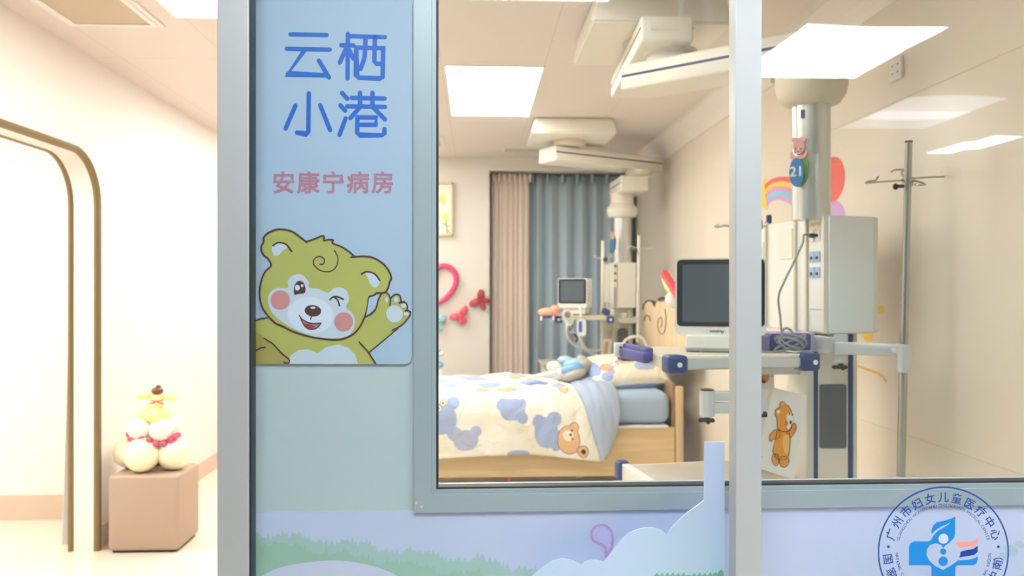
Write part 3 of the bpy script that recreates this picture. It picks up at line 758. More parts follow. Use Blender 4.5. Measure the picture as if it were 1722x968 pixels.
# ================================================================== back of the ward
WB = YB
pf = thing('tulip_print', 'framed print of yellow tulips hanging on the back wall', 'picture', PY(745, 397, WB))
def wp(x, y): return PY(x, y, WB - 0.02)
p0, p1 = wp(716, 306), wp(762, 397)
e = 0.022
MB().bx(p0.x, p1.x, WB - 0.025, WB, p1.z, p0.z).build('backing', mat('art_paper', 'f4f0e2', 0.7, var=0.06, scale=9), pf)
mb = MB()
for q in ((p0.x, p0.x + e, p1.z, p0.z), (p1.x - e, p1.x, p1.z, p0.z), (p0.x, p1.x, p1.z, p1.z + e), (p0.x, p1.x, p0.z - e, p0.z)): mb.bx(q[0], q[1], WB - 0.04, WB - 0.02, q[2], q[3], bev=0.003)
mb.build('frame', mat('gilt_frame', 'e2cda0', 0.4), pf)
mb = MB(); D = Draw(mb, lambda x, y: PY(x, y, WB - 0.026), (0, -1, 0), step=0.0006)
for x, y, r in ((736, 362, 7), (750, 366, 6), (724, 358, 6), (745, 335, 7)): D.ell(x, y, r, r * 1.2, 0, 1); D.ell(x - r * .4, y - r * .6, r * .45, r, 0, 2, .3); D.ell(x + r * .4, y - r * .6, r * .45, r, 2, 2, -.3)
for s in ([(736, 368), (735, 393)], [(750, 372), (752, 393)], [(724, 364), (727, 393)], [(745, 376), (756, 381)], [(751, 385), (758, 393)], [(738, 385), (732, 376)]): D.stroke(s, 2.2, 1, 1)
mb.build('tulips', [ink('tulip', 'f3e08e'), ink('tulip_leaf', '9fae8a'), ink('tulip_light', 'f6ebb4')], pf)

hb = thing('heart_balloon', 'pink heart outline bent from a long balloon on the back wall', 'balloon', PY(745, 515, WB))
hp = [(727, 470), (732, 455), (740, 448), (750, 447), (760, 452), (766, 462), (767, 474), (762, 487), (752, 499), (740, 507), (727, 511), (714, 507), (702, 499), (692, 487), (687, 474), (688, 462), (694, 452), (704, 447), (714, 448), (722, 455)]
hp = [(727 + (x - 727), y) for x, y in hp]
MB().tube(catmull([PY(x, y, WB - 0.032) for x, y in hp], 5, True), 0.0265, seg=14, closed=True).build('long_balloon', BAL['hot'], hb, True)
def butterfly(m, body_px, wings, label, Y=None):
    Y = Y or WB - 0.05
    t = thing('butterfly_balloon', label, 'balloon', PY(*body_px, Y), 0, 'balloon butterflies on the back wall')
    for (x0, y0, x1, y1, r) in wings:
        a, c = PY(x0, y0, Y), PY(x1, y1, Y); d = c - a
        rot = Vector((1, 0, 0)).rotation_difference(d.normalized()).to_matrix().to_4x4()
        mb = MB(); mb.sph((a + c) / 2, (d.length / 2, r * 0.9, r), M=rot, seg=18)
        off = rot @ Vector((0, 0, 1)); off = Vector((off.x, off.y, off.z)) * r * 0.45
        mb2 = MB(); mb2.sph((a + c) / 2 + off + Vector((0, -0.01, 0)), (d.length / 2 * 0.95, r * 0.62, r * 0.62), M=rot, seg=16)
        mb.bm.from_mesh(_tmp(mb2))
        mb.build('wing', BAL[m], t, True)
    mb = MB(); mb.sph(PY(*body_px, Y - 0.03), 0.018, seg=14); mb.build('knot', BAL[m], t, True)
    return t
def _tmp(mb2):
    me = bpy.data.meshes.new('tmp'); mb2.bm.to_mesh(me); mb2.bm.free(); return me
butterfly('sky', (738, 541), [(738, 541, 750, 531, 0.035), (738, 541, 726, 533, 0.035), (738, 541, 742, 556, 0.026), (738, 541, 730, 554, 0.026)], 'pale blue balloon butterfly half behind the window frame')
butterfly('rose', (774, 531), [(774, 531, 755, 533, 0.034), (774, 531, 786, 515, 0.034), (774, 531, 775, 546, 0.026), (774, 531, 785, 542, 0.026)], 'rose pink balloon butterfly on the back wall, middle of the row')
butterfly('red', (808, 505), [(808, 505, 789, 512, 0.036), (808, 505, 810, 486, 0.036), (808, 505, 825, 506, 0.026), (808, 505, 815, 521, 0.026)], 'dark red balloon butterfly at the edge of the pink curtain')

sm = thing('balloon_snowman', 'small blue and white balloon figure with a red base at the foot of the bed', 'balloon figure', (PY(736, 640, 7.2).x, 7.2, 0.64))
def sb(n, x, y, r, m, sz=1, Y=7.2):
    R = r * Y / F; MB().sph(PY(x, y, Y), (R, R, R * sz), seg=20).build(n, BAL[m], sm, True)
sb('base_balloon', 728, 637, 12, 'crimson', 0.5); sb('base_balloon', 744, 638.5, 8, 'crimson', 0.5); sb('body_balloon', 737, 629, 10, 'white'); sb('waist_balloon', 733, 614, 9, 'sky', 0.8); sb('waist_balloon', 740, 613, 6, 'blue', 0.9)
sb('cheek_balloon', 741, 594, 5.5, 'white'); sb('mouth_balloon', 732, 599, 5, 'crimson', 0.6); sb('cap_balloon', 735, 589, 7, 'sky', 0.8); sb('neck_balloon', 734, 604, 6, 'white')
# low shelf by the far wall that carries the figure
fs = thing('side_cabinet', 'low cream cabinet behind the foot of the bed', 'cabinet', (-0.42, 7.3, 0))
MB().bx(-0.75, -0.1, 7.05, 7.55, 0.0, 0.62, bev=0.006).build('body', M['cream'], fs)
MB().bx(-0.77, -0.08, 7.03, 7.57, 0.62, 0.64, bev=0.004).build('top', M['white'], fs)

def curtain(name, x0, x1, y, amp, per, z0, z1, m, label, depth2=0.4):
    t = thing(name, label, 'curtain', ((x0 + x1) / 2, y, z0))
    n = max(24, int((x1 - x0) / per * 14))
    def fn(u, v):
        x = x0 + (x1 - x0) * u; ph = 2 * PI * (x - x0) / per
        a = amp * (0.55 + 0.45 * (1 - v)) * (1 + 0.25 * math.sin(u * 13.7))
        s = math.sin(ph + 0.25 * math.sin(ph * 0.37 + 3 * v))
        return Vector((x + 0.012 * math.sin(ph * 2 + v), y + a * (abs(s) ** 0.7 * (1 if s > 0 else -1)), z0 + (z1 - z0) * v))
    o = MB().grid(fn, n, 14).build('fabric', m, t, True)
    md = o.modifiers.new('thickness', 'SOLIDIFY'); md.thickness = 0.003
    k = int((x1 - x0) / per)
    for i in range(k + 1): MB().bx(x0 + per * (i + 0.4) - 0.008, x0 + per * (i + 0.4) + 0.008, y - amp - 0.004, y + 0.004, z1 - 0.07, z1 + 0.012).build('pleat', m, t)
    return t
CYB = YB + 0.16
curtain('curtain', 0.165, 0.535, CYB - 0.02, 0.022, 0.052, 0.04, 2.648, mat('pink_beige_cloth', 'f3e0d6', 0.9, sheen=0.2), 'pink beige pleated curtain drawn to the left of the blue one')
curtain('curtain', 0.52, 1.62, CYB + 0.06, 0.05, 0.153, 0.04, 2.648, mat('slate_blue_cloth', 'b2c4d3', 0.85, sheen=0.2), 'slate blue curtain with wide folds hanging behind the far pendant')
cr_ = thing('curtain_rail', 'white double curtain rail under the cornice of the recess', 'curtain rail', (0.9, CYB, 2.68))
MB().bx(BX, XR, CYB - 0.05, CYB - 0.01, 2.68, 2.70).bx(BX, XR, CYB + 0.04, CYB + 0.08, 2.68, 2.70).bx(BX, BX + 0.02, CYB - 0.06, CYB + 0.09, 2.675, 2.72).build('track', M['white'], cr_)
cb = thing('bedside_cabinet', 'low cream cabinet under the blue curtain behind the bed', 'cabinet', (0.97, 7.5, 0))
MB().bx(0.63, 1.3, 7.3, 7.75, 0.0, 0.78, bev=0.006).build('body', M['cream'], cb)
MB().bx(0.61, 1.32, 7.28, 7.77, 0.78, 0.805, bev=0.004).build('top', M['creamd'], cb)
for i in (0, 1): MB().bx(0.66 + 0.32 * i, 0.95 + 0.32 * i, 7.285, 7.3, 0.1, 0.72, bev=0.003).build('door', M['white'], cb)

# ================================================================== the bed
bed = thing('hospital_bed', 'pale pine child bed with a bear shaped headboard along the right wall', 'bed', (0.5, 6.25, 0))
BY0, BY1 = 5.75, 6.75
MB().bx(-0.48, 1.45, BY0, BY0 + 0.03, 0.135, 0.483, bev=0.003).build('side_rail', M['pine'], bed)
MB().bx(-0.48, 1.40, BY1 - 0.03, BY1, 0.135, 0.483, bev=0.003).build('side_rail', M['pine'], bed)
MB().bx(-0.46, 1.43, BY0 + 0.03, BY1 - 0.03, 0.40, 0.47).build('slat_base', M['pine'], bed)
for x, y, z in ((1.485, BY0 + 0.01, 0.785), (1.44, BY1 - 0.03, 0.785), (-0.5, BY0 + 0.01, 0.6), (-0.5, BY1 - 0.03, 0.6)):
    mb = MB(); mb.box((x, y, z / 2), (0.058, 0.05, z), bev=0.018, seg=4); mb.build('post', M['pinez'], bed, True)
MB().bx(-0.53, -0.48, BY0, BY1, 0.2, 0.6, bev=0.01).build('footboard', M['pine'], bed)
hn = Vector((1.54, 5.80, 0)) - Vector((1.40, 6.72, 0)); hN = Vector((hn.y, -hn.x, 0)).normalized()
if hN.x > 0: hN = -hN
hP = Vector((1.44, 6.46, 0.8)) ; 
def hz(x, y): return HIT(880 + x / 4.4, 440 + y / 4.4, hP, hN)
hout = catmull([(915, 800), (905, 620), (900, 545), (884, 480), (876, 440), (886, 375), (882, 345), (892, 312), (918, 288), (948, 290), (972, 330), (990, 285), (1010, 262), (1050, 255), (1060, 285), (1090, 322), (1110, 318), (1140, 300), (1185, 298), (1218, 330), (1230, 390), (1232, 470), (1234, 560), (1238, 640), (1240, 800)], 4)
MB().prism([hz(p[0], p[1]) for p in hout], -hN * 0.03, 0, 1).build('headboard', [M['ply'], mat('dark_board_edge', '6b5038', 0.6)], bed)
mb = MB(); D = Draw(mb, hz, hN, step=0.0008)
D.stroke([(897, 432), (903, 408), (918, 396), (934, 408), (941, 436)], 8, 0, 1); mb.build('carved_eye', M['brown'], bed)
mb = MB(); D = Draw(mb, hz, hN, step=0.0008); D.stroke([(1124, 474), (1130, 448), (1145, 434), (1165, 432), (1180, 452)], 8, 0, 1); mb.build('carved_eye', M['brown'], bed)
mb = MB(); D = Draw(mb, hz, hN, step=0.0008); D.stroke([(1047, 352), (1056, 400), (1054, 470), (1042, 522), (1020, 532), (1000, 500), (996, 460), (1003, 425), (1018, 412), (1028, 435), (1026, 470), (1014, 486)], 6, 0, 1); mb.build('carved_curl', M['brown'], bed)
mb = MB(); D = Draw(mb, hz, hN, step=0.0008); D.poly([(985, 300), (1000, 268), (1022, 258), (1062, 258), (1066, 290), (1058, 304), (1050, 276), (1046, 304), (1036, 280), (1028, 304), (1020, 282), (1010, 304), (1004, 284)], 0, 1, smooth=False); mb.build('carved_tuft', M['brown'], bed)
mb = MB(); D = Draw(mb, hz, hN, step=0.0008); D.stroke([(884, 350), (893, 316), (918, 290), (948, 291), (972, 330)], 11, 0, 1); mb.build('carved_ear_rim', M['brown'], bed)

MB().bx(1.44, 1.462, BY0 + 0.05, BY1 - 0.06, 0.25, 0.80).build('head_panel', woodmat('walnut_panel', 'a98763', 'b8966f', 1, 'Y'), bed)
for x in (-0.2, 0.75): MB().box((x, BY0 + 0.03, 0.13), (0.05, 0.02, 0.02)).build('bracket', M['grey'], bed)
MB().bx(0.235, 0.25, BY0 + 0.03, BY0 + 0.04, 0.02, 0.14).build('strap', BAL['crimson'], bed)
for x in (-0.42, 1.3):
    mb = MB(); mb.cyl((x, BY0 + 0.06, 0.045), (x, BY0 + 0.09, 0.045), 0.045, bev=0.006); mb.bx(x - 0.012, x + 0.012, BY0 + 0.05, BY0 + 0.1, 0.04, 0.14); mb.build('caster', M['grey'], bed, True)

mt = tag(MB().box((0.505, 6.25, 0.621), (1.84, 0.97, 0.236), bev=0.07, seg=6).build('mattress', mat('light_blue_sheet', 'a9bdd6', 0.85, bump=0.25, bscale=9), None, True), 'mattress under a light blue sheet on the pine bed', 'mattress')
bl = thing('bed_board', 'white board edge sticking out under the mattress beside the duvet', 'board', (1.0, BY0, 0.49))
MB().bx(0.90, 1.40, BY0 - 0.02, BY0 + 0.12, 0.484, 0.5, bev=0.003).build('plate', M['white'], bl)
MB().bx(0.93, 0.985, BY0 - 0.035, BY0 + 0.02, 0.5, 0.535, bev=0.004).build('clip', M['white'], bl)

# duvet: cross-section from the far hem over the top to the near hem
prof = [(6.86, 0.40), (6.85, 0.55), (6.80, 0.68), (6.70, 0.745), (6.5, 0.765), (6.25, 0.772), (6.0, 0.765), (5.82, 0.742), (5.72, 0.69), (5.675, 0.62), (5.66, 0.52), (5.655, 0.43), (5.66, 0.35), (5.665, 0.30)]
pc = catmull([Vector((0, a, b_)) for a, b_ in prof], 8)
cum = [0]
for a, b_ in zip(pc, pc[1:]): cum.append(cum[-1] + (b_ - a).length)
LT = cum[-1]
from mathutils import noise as mnoise
def dpt(s, off=0.0):
    """point on the profile at arc length s measured from the near hem"""
    q = max(0.0, min(LT, LT - s))
    i = 0
    while i < len(cum) - 2 and cum[i + 1] < q: i += 1
    t = (q - cum[i]) / max(1e-6, cum[i + 1] - cum[i])
    p = pc[i].lerp(pc[i + 1], t); d = (pc[i + 1] - pc[i]).normalized(); nn = Vector((0, -d.z, d.y))
    if nn.z < 0 and abs(nn.z) > abs(nn.y): nn = -nn
    if nn.y > 0 and s < 0.5: nn = -nn
    return p, nn
def wr(x, s): return 0.019 * mnoise.noise(Vector((x * 5, s * 4, 1.3))) + 0.012 * mnoise.noise(Vector((x * 13 + s * 4, s * 6, 4.1)))
def fold_edge(s):       # x of the cream / blue boundary
    u = min(1, s / 0.5)
    return 0.90 - 0.17 * u - 0.06 * max(0, (s - 0.5))
def blue_edge(s):
    return 0.93 + 0.11 * math.sin(min(1, s / 0.35) * PI / 2) + 0.06 * min(1, max(0, (s - 0.45)))
def duv(u, v):
    s = v * LT; x = -0.485 + u * (fold_edge(s) + 0.485)
    p, nn = dpt(s)
    hem = 0.022 * math.sin(x * 3.1 + 0.6) * (1 - min(1, s / 0.3)) - 0.055 * max(0, x - 0.35) * (1 - min(1, s / 0.4))
    edge = min(1, (1 - u) * (fold_edge(s) + 0.485) / 0.06)
    return Vector((x, p.y, p.z + hem)) + nn * (wr(x, s) + 0.012 * edge ** 0.5)
def duvuv(u, v):
    s = v * LT; return (-0.485 + u * (fold_edge(s) + 0.485), s)
dv = thing('duvet', 'cream duvet with blue bear blotches and brown bears, folded back on the bed', 'duvet', (0.2, 6.2, 0.75))
BEARB = [(-0.25, 0.27, 0.12, 0.105), (-0.16, 0.38, 0.045, 0.045), (-0.15, 0.17, 0.05, 0.05), (0.26, 0.33, 0.09, 0.075), (0.33, 0.37, 0.035, 0.035), (0.33, 0.27, 0.04, 0.045), (0.2, 0.36, 0.05, 0.04), (0.50, 0.17, 0.085, 0.115), (0.56, 0.27, 0.05, 0.045), (0.45, 0.25, 0.05, 0.05), (0.57, 0.12, 0.05, 0.08),
         (0.1, 0.62, 0.09, 0.09), (0.42, 0.72, 0.1, 0.08), (0.5, 0.68, 0.05, 0.05), (0.0, 0.9, 0.12, 0.1), (-0.3, 0.78, 0.1, 0.12), (-0.2, 0.60, 0.07, 0.06), (0.33, 1.05, 0.12, 0.1), (-0.2, 1.2, 0.1, 0.12), (0.6, 1.0, 0.08, 0.08), (0.3, 0.01, 0.08, 0.03)]
BEARG = [(-0.07, 0.12, 0.085, 0.075), (0.0, 0.18, 0.04, 0.04), (-0.13, 0.17, 0.035, 0.035), (-0.42, 0.55, 0.08, 0.06), (0.62, 0.6, 0.05, 0.08)]
TAN = [(0.66, 0.13, 0.075, 0.095), (0.76, 0.06, 0.038, 0.04), (0.70, 0.22, 0.03, 0.03), (0.05, 0.50, 0.04, 0.025), (0.22, 0.50, 0.07, 0.03), (0.64, 0.50, 0.03, 0.06), (-0.05, 1.05, 0.08, 0.06), (0.3, 0.9, 0.06, 0.05)]
TANO = [(u, v, a + 0.005, b_ + 0.005) for u, v, a, b_ in TAN]
WHT = [(0.655, 0.16, 0.036, 0.034), (0.13, 0.50, 0.03, 0.02), (0.655, 0.53, 0.015, 0.02)] + [(-0.29 + 0.03 * i, 0.31 + 0.032 * i, 0.017, 0.017) for i in range(3)]
DOT = [(0.68, 0.195, 0.007, 0.007), (0.685, 0.14, 0.007, 0.007), (0.672, 0.166, 0.009, 0.009), (0.765, 0.06, 0.018, 0.02)] + [(-0.29 + 0.03 * i, 0.31 + 0.032 * i, 0.007, 0.007) for i in range(3)]
WRO = [(u, v, a + 0.004, b_ + 0.004) for u, v, a, b_ in WHT[3:]]
cloth = printmat('duvet_print', 'f3f0e8', [('a9b9e0', BEARB), ('b4bcd8', BEARG), ('8a6a58', TANO), ('e9bd95', TAN), ('6f6a5a', WRO), ('f5ecd8', WHT), ('4a3a36', DOT)], 'f1ead8')
o = MB().grid(duv, 70, 110, uvfn=duvuv).build('cover', cloth, dv, True)
md = o.modifiers.new('thickness', 'SOLIDIFY'); md.thickness = 0.03; md.offset = 0
def lin_fn(u, v):
    s = 0.02 + v * (LT - 0.02); a, b_ = fold_edge(s) - 0.005, blue_edge(s)
    x = a + u * (b_ - a); p, nn = dpt(s)
    th = 0.055 * math.sin(PI * min(1, 0.12 + u * 0.88)) ** 0.6 - 0.03 * (u > 0.97)
    hem = -0.055 * max(0, x - 0.35) * (1 - min(1, s / 0.4))
    return Vector((x, p.y, p.z + hem)) + nn * (th + wr(x * 2, s) * 0.8)
o = MB().grid(lin_fn, 24, 100).build('folded_lining', mat('blue_lining', 'aebdd6', 0.85, bump=0.2, bscale=14), dv, True)
md = o.modifiers.new('thickness', 'SOLIDIFY'); md.thickness = 0.02; md.offset = -1

# pillow
pl = thing('pillow', 'plump pillow with blue blotches leaning at the head of the bed', 'pillow', (1.12, 6.2, 0.73))
PM = Matrix.Translation((1.15, 6.13, 0.855)) @ Matrix.Rotation(0.22, 4, 'Z') @ Matrix.Rotation(-0.03, 4, 'Y') @ Matrix.Rotation(0.44, 4, 'X')
def pil(sgn):
    def fn(u, v):
        x, y = (u * 2 - 1), (v * 2 - 1)
        e_ = max(0, (1 - abs(x) ** 2.6)) ** 0.5 * max(0, (1 - abs(y) ** 2.6)) ** 0.5
        pinch = 1 - 0.07 * (1 - abs(abs(x) - abs(y)))*0 - 0.06 * (1 - abs(y) ** 2) * abs(x) ** 6 - 0.06 * (1 - abs(x) ** 2) * abs(y) ** 6
        z = sgn * 0.09 * e_ ** 0.8 + 0.006 * mnoise.noise(Vector((x * 3, y * 3, sgn)))
        return PM @ Vector((x * 0.315 * pinch, y * 0.205 * pinch, z))
    return fn
pprint = printmat('pillow_print', 'f3f0e8', [('a9b9e0', [(0.14, -0.07, 0.09, 0.06), (0.21, -0.03, 0.04, 0.035), (0.08, -0.10, 0.04, 0.03), (-0.29, -0.03, 0.05, 0.10), (-0.22, -0.16, 0.05, 0.045), (-0.17, -0.12, 0.03, 0.03)]), ('8a6a58', [(-0.19, -0.06, 0.055, 0.05), (-0.01, 0.0, 0.085, 0.03)]), ('e9b793', [(-0.19, -0.06, 0.05, 0.045), (-0.01, 0.0, 0.08, 0.025)]), ('b9c6e6', [(-0.12, -0.035, 0.045, 0.03)]), ('f5ecd8', [(-0.12, -0.035, 0.026, 0.017), (0.0, 0.0, 0.02, 0.014)])], 'f1ead6')
MB().grid(pil(1), 40, 30, uvfn=lambda u, v: ((u * 2 - 1) * 0.335, (v * 2 - 1) * 0.22)).build('top_cover', pprint, pl, True)
MB().grid(pil(-1), 40, 30).build('under_cover', mat('pillow_blue', 'a3b4d4', 0.85), pl, True)

# balloon flower and wand lying on the duvet
fl = thing('balloon_flower', 'blue, white and grey balloon flower lying on the bed by the pillow', 'balloon', (0.72, 6.3, 0.8))
for x, y, r1, r2, m, rot, Y in ((932, 617, 12, 9, 'white', 0.2, 6.22), (944, 628, 12, 9, 'white', -0.2, 6.18), (952, 607, 14, 8, 'sky', 0.15, 6.3), (962, 620, 19, 9, 'blue', -0.25, 6.15), (968, 612, 20, 9, 'sky', -0.1, 6.25), (978, 618, 18, 10, 'grey', -0.7, 6.2), (982, 608, 14, 8, 'grey', 0.7, 6.3), (965, 630, 20, 8, 'grey', -0.3, 6.12)):
    Y -= 0.12
    MB().sph(PY(x, y, Y), (r1 * 1.1 * Y / F, 0.05, r2 * 1.15 * Y / F), M=Matrix.Rotation(rot, 4, 'Y'), seg=18).build('petal', BAL[m], fl, True)
st = PY(936, 626, 6.0); en = PY(884, 637.5, 5.95)
MB().tube([en, en.lerp(st, 0.5) + Vector((0, 0, 0.004)), st], 0.019, seg=12).build('stem', BAL['white'], fl, True)

bw = thing('balloon_stick', 'red and yellow long balloon with a white ball poking up behind the monitor', 'balloon', hz(1110, 320))
def hq(x, y, o=0.075): return HIT(880 + x / 4.4, 440 + y / 4.4, hP + hN * o, hN)
MB().tube([hq(1052, 96), hq(1085, 150), hq(1120, 205), hq(1160, 265)], 0.034, seg=14).sph(hq(1050, 94), 0.034).sph(hq(1162, 268), 0.034).build('red_balloon', BAL['redlong'], bw, True)
MB().tube([hq(1045, 130, 0.07), hq(1070, 190, 0.07), hq(1100, 235, 0.07)], 0.024, seg=12).build('yellow_balloon', BAL['yellow'], bw, True)
MB().tube([hq(1075, 205, 0.07), hq(1100, 240, 0.07)], 0.026, seg=12).build('green_balloon', BAL['green'], bw, True)
MB().sph(hq(1108, 284, 0.07), (0.062, 0.05, 0.062)).build('white_ball', BAL['white'], bw, True)

# ================================================================== near ceiling pendant
def beam(p0, p1, wd, ht, bev=0.012, mi=0):
    """rounded bar with a rectangular section between two points of one height"""
    p0, p1 = Vector(p0), Vector(p1); d = p1 - p0
    mb = MB(); mb.box((p0 + p1) / 2, (d.length, wd, ht), rz=math.atan2(d.y, d.x), bev=bev, seg=3, mi=mi); return mb
def stripe(p0, p1, wd, z, off=0.001, h=0.012, ends=True):
    """thin coloured line running round the sides of a beam"""
    p0, p1 = Vector(p0), Vector(p1); d = p1 - p0
    mb = MB(); mb.box(((p0.x + p1.x) / 2, (p0.y + p1.y) / 2, z), (d.length - 0.012, wd + off * 2, h), rz=math.atan2(d.y, d.x)); return mb
np_ = thing('ceiling_pendant', 'large cream ceiling pendant with silver column and white service head, nearest the glass', 'medical pendant', (1.29, 3.0, ZC))
def trap(x0, x1, y0, y1, z0, z1, ins):
    mb = MB(); b = bmesh.new()
    A = [b.verts.new(v) for v in ((x0, y0, z0), (x1, y0, z0), (x1, y1, z0), (x0, y1, z0))]
    B = [b.verts.new(v) for v in ((x0 + ins, y0 + ins, z1), (x1 - ins, y0 + ins, z1), (x1 - ins, y1 - ins, z1), (x0 + ins, y1 - ins, z1))]
    b.faces.new(A[::-1]); b.faces.new(B)
    for i in range(4): b.faces.new((A[i], A[(i + 1) % 4], B[(i + 1) % 4], B[i]))
    bmesh.ops.bevel(b, geom=b.edges[:], offset=0.012, segments=3, affect='EDGES')
    return mb.merge(b)
trap(0.50, 1.13, 3.44, 4.12, 2.655, ZC, 0.03).build('ceiling_cover', M['cream'], np_, True)
a0, a1 = Vector((0.80, 3.30, 2.585)), Vector((0.845, 4.30, 2.585))
beam(a0, a1, 0.22, 0.11).build('arm', M['cream'], np_, True)
stripe(a0, a1, 0.22, 2.59, h=0.008).build('arm_stripe', M['navy'], np_)
MB().bx(a0.x - 0.07, a0.x + 0.075, a0.y - 0.003, a0.y + 0.01, 2.58, 2.60).build('arm_end_cap', M['cream'], np_)
mb = MB(); mb.cyl((0.81, 3.72, 2.64), (0.81, 3.72, 2.66), 0.12).build('bearing', M['creamd'], np_, True)
b0, b1 = Vector((0.705, 3.55, 2.42)), Vector((1.36, 2.985, 2.42))
MB().lathe([(0.085, 2.465), (0.10, 2.47), (0.105, 2.50), (0.10, 2.515), (0.115, 2.52), (0.118, 2.535)], (0.855, 3.47, 0)).build('pivot', M['cream'], np_, True)
beam(b0, b1, 0.22, 0.11).build('arm', M['cream'], np_, True)
stripe(b0, b1, 0.22, 2.425, h=0.011).build('arm_stripe', M['navy'], np_)
CX_, CY_ = 1.285, 3.0
MB().box((CX_ + 0.02, CY_ + 0.03, 2.348), (0.30, 0.24, 0.035), rz=-0.3, bev=0.006).build('bracket', M['grey'], np_)
MB().lathe([(0.08, 2.195), (0.105, 2.205), (0.125, 2.235), (0.133, 2.27), (0.133, 2.32), (0.128, 2.335)], (CX_, CY_, 0), seg=48).build('collar', M['creamd'], np_, True)
MB().cyl((CX_, CY_, 1.76), (CX_, CY_, 2.2), 0.07, seg=48).build('column', M['pillar'], np_, True)
mb = MB()
def colp(px, py, o=0.0006):
    d = ray(px, py); a = d.x ** 2 + d.y ** 2; bq = -2 * (d.x * CX_ + d.y * CY_); c = CX_ ** 2 + CY_ ** 2 - (0.07 + o) ** 2
    return CAM + d * ((-bq - math.sqrt(max(0, bq * bq - 4 * a * c))) / (2 * a))
for i in range(4):
    x0, x1 = 1346.5 + i * 1.8, 1346.5 + (i + 1) * 1.8
    mb.flat([colp(x0, 184), colp(x1, 184), colp(x1, 199), colp(x0, 199)])
mb.build('label', M['navy'], np_)
# service head: four corners in plan
C1, C2, C3, C4 = Vector((1.312, 2.92, 0)), Vector((1.535, 2.985, 0)), Vector((1.245, 3.46, 0)), Vector((1.47, 3.52, 0))
HZ0, HZ1 = 1.327, 1.772
UPV = Vector((0, 0, 1))
mb = MB(); mb.prism([C1 + UPV * HZ0, C2 + UPV * HZ0, C4 + UPV * HZ0, C3 + UPV * HZ0], (0, 0, HZ1 - HZ0))
bmesh.ops.remove_doubles(mb.bm, verts=mb.bm.verts, dist=1e-5)
bmesh.ops.bevel(mb.bm, geom=[e for e in mb.bm.edges if e.calc_face_angle(0) > 0.3], offset=0.006, segments=2, affect='EDGES')
mb.build('service_head', M['white'], np_)
hl = (C3 - C1).normalized(); nL = Vector((-hl.y, hl.x, 0)); nL = nL if nL.x < 0 else -nL
hr = (C2 - C1).normalized(); nR = Vector((hr.y, -hr.x, 0)); nR = nR if nR.y < 0 else -nR
def fl_(d, z): return C1 + hl * d + UPV * z
def fr_(d, z): return C1 + hr * d + UPV * z
def plate(fn, n, d0, d1, z0, z1, th, m, name, par=np_):
    return MB().prism([fn(d0, z0), fn(d1, z0), fn(d1, z1), fn(d0, z1)], n * th).build(name, m, par)
LL = (C3 - C1).length; RL = (C2 - C1).length
frost = mat('frosted_white_cover', 'f2f8fb', 0.15, coat=0.3)
plate(fr_, nR, 0.006, RL - 0.006, HZ0 + 0.004, HZ1 - 0.004, 0.006, frost, 'front_cover')
plate(fr_, nR, RL - 0.022, RL - 0.004, HZ0 + 0.004, HZ1 - 0.004, 0.009, M['cream'], 'cover_edge')
plate(fl_, nL, 0.004, 0.02, HZ0 + 0.003, HZ1 - 0.003, 0.012, M['cream'], 'corner_post')
for d in (0.13, 0.215, 0.46): plate(fl_, nL, d, d + 0.012, HZ0 + 0.003, HZ1 - 0.003, 0.01, M['creamd'], 'divider')
plate(fl_, nL, 0.25, 0.36, 1.62, 1.74, 0.004, M['cream'], 'access_plate')
pt = plate(fl_, nL, 0.03, 0.12, 1.42, 1.76, 0.004, M['white'], 'outlet_panel')
nLo = nL * 0.0045
def dec(d0, d1, z0, z1, m, name, th=0.002):
    q = [fl_(d0, z0) + nLo, fl_(d1, z0) + nLo, fl_(d1, z1) + nLo, fl_(d0, z1) + nLo]
    return MB().prism(q, nL * th).build(name, m, pt)
ylab, blab = ink('yellow_label', 'e6cf5a'), ink('blue_label', 'a8bfe6')
dec(0.045, 0.105, 1.738, 1.75, ylab, 'label'); dec(0.07, 0.10, 1.715, 1.725, ylab, 'label')
for z in (1.68, 1.60, 1.54): 
    for d in (0.04, 0.08): dec(d, d + 0.032, z, z + 0.04, M['white'] if z > 1.65 else blab, 'outlet', 0.004)
for d in (0.056, 0.096):
    for z in (1.70, 1.615, 1.555):
        c = fl_(d, z) + nLo + nL * 0.004; MB().cyl(c, c + nL * 0.004, 0.006, seg=14).build('socket', M['dark'], pt)
pt2 = plate(fl_, nL, 0.49, LL - 0.005, 1.62, 1.70, 0.006, M['white'], 'outlet_panel')
pt = pt2
for d in (0.5, 0.52): dec(d, d + 0.012, 1.64, 1.68, M['grey'], 'outlet')
# lower column
LX0, LX1, LY = PY(1356, 700, 3.02).x, PY(1440, 700, 3.02).x, 3.02
MB().bx(LX0, LX1, LY, LY + 0.2, 0.35, HZ0, bev=0.006).build('lower_column', M['cream'], np_)
def lc(px): return PY(px, 700, LY).x
for a, b_ in ((1368, 1375), (1426, 1433)): MB().bx(lc(a), lc(b_), LY - 0.003, LY + 0.01, 0.36, HZ0 - 0.005).build('rail_slot', M['navy'], np_)
for a, b_ in ((1356, 1367), (1434, 1440)): MB().bx(lc(a), lc(b_), LY - 0.006, LY + 0.01, 0.36, HZ0 - 0.004).build('side_profile', M['silver'], np_)
mb = MB(); mb.prism([PY(p[0], p[1], LY - 0.002) for p in rrect(1378, 646, 1423, 753, 4)], (0, -0.003, 0)); mb.build('window_panel', mat('smoked_panel', '5b6064', 0.3), np_)
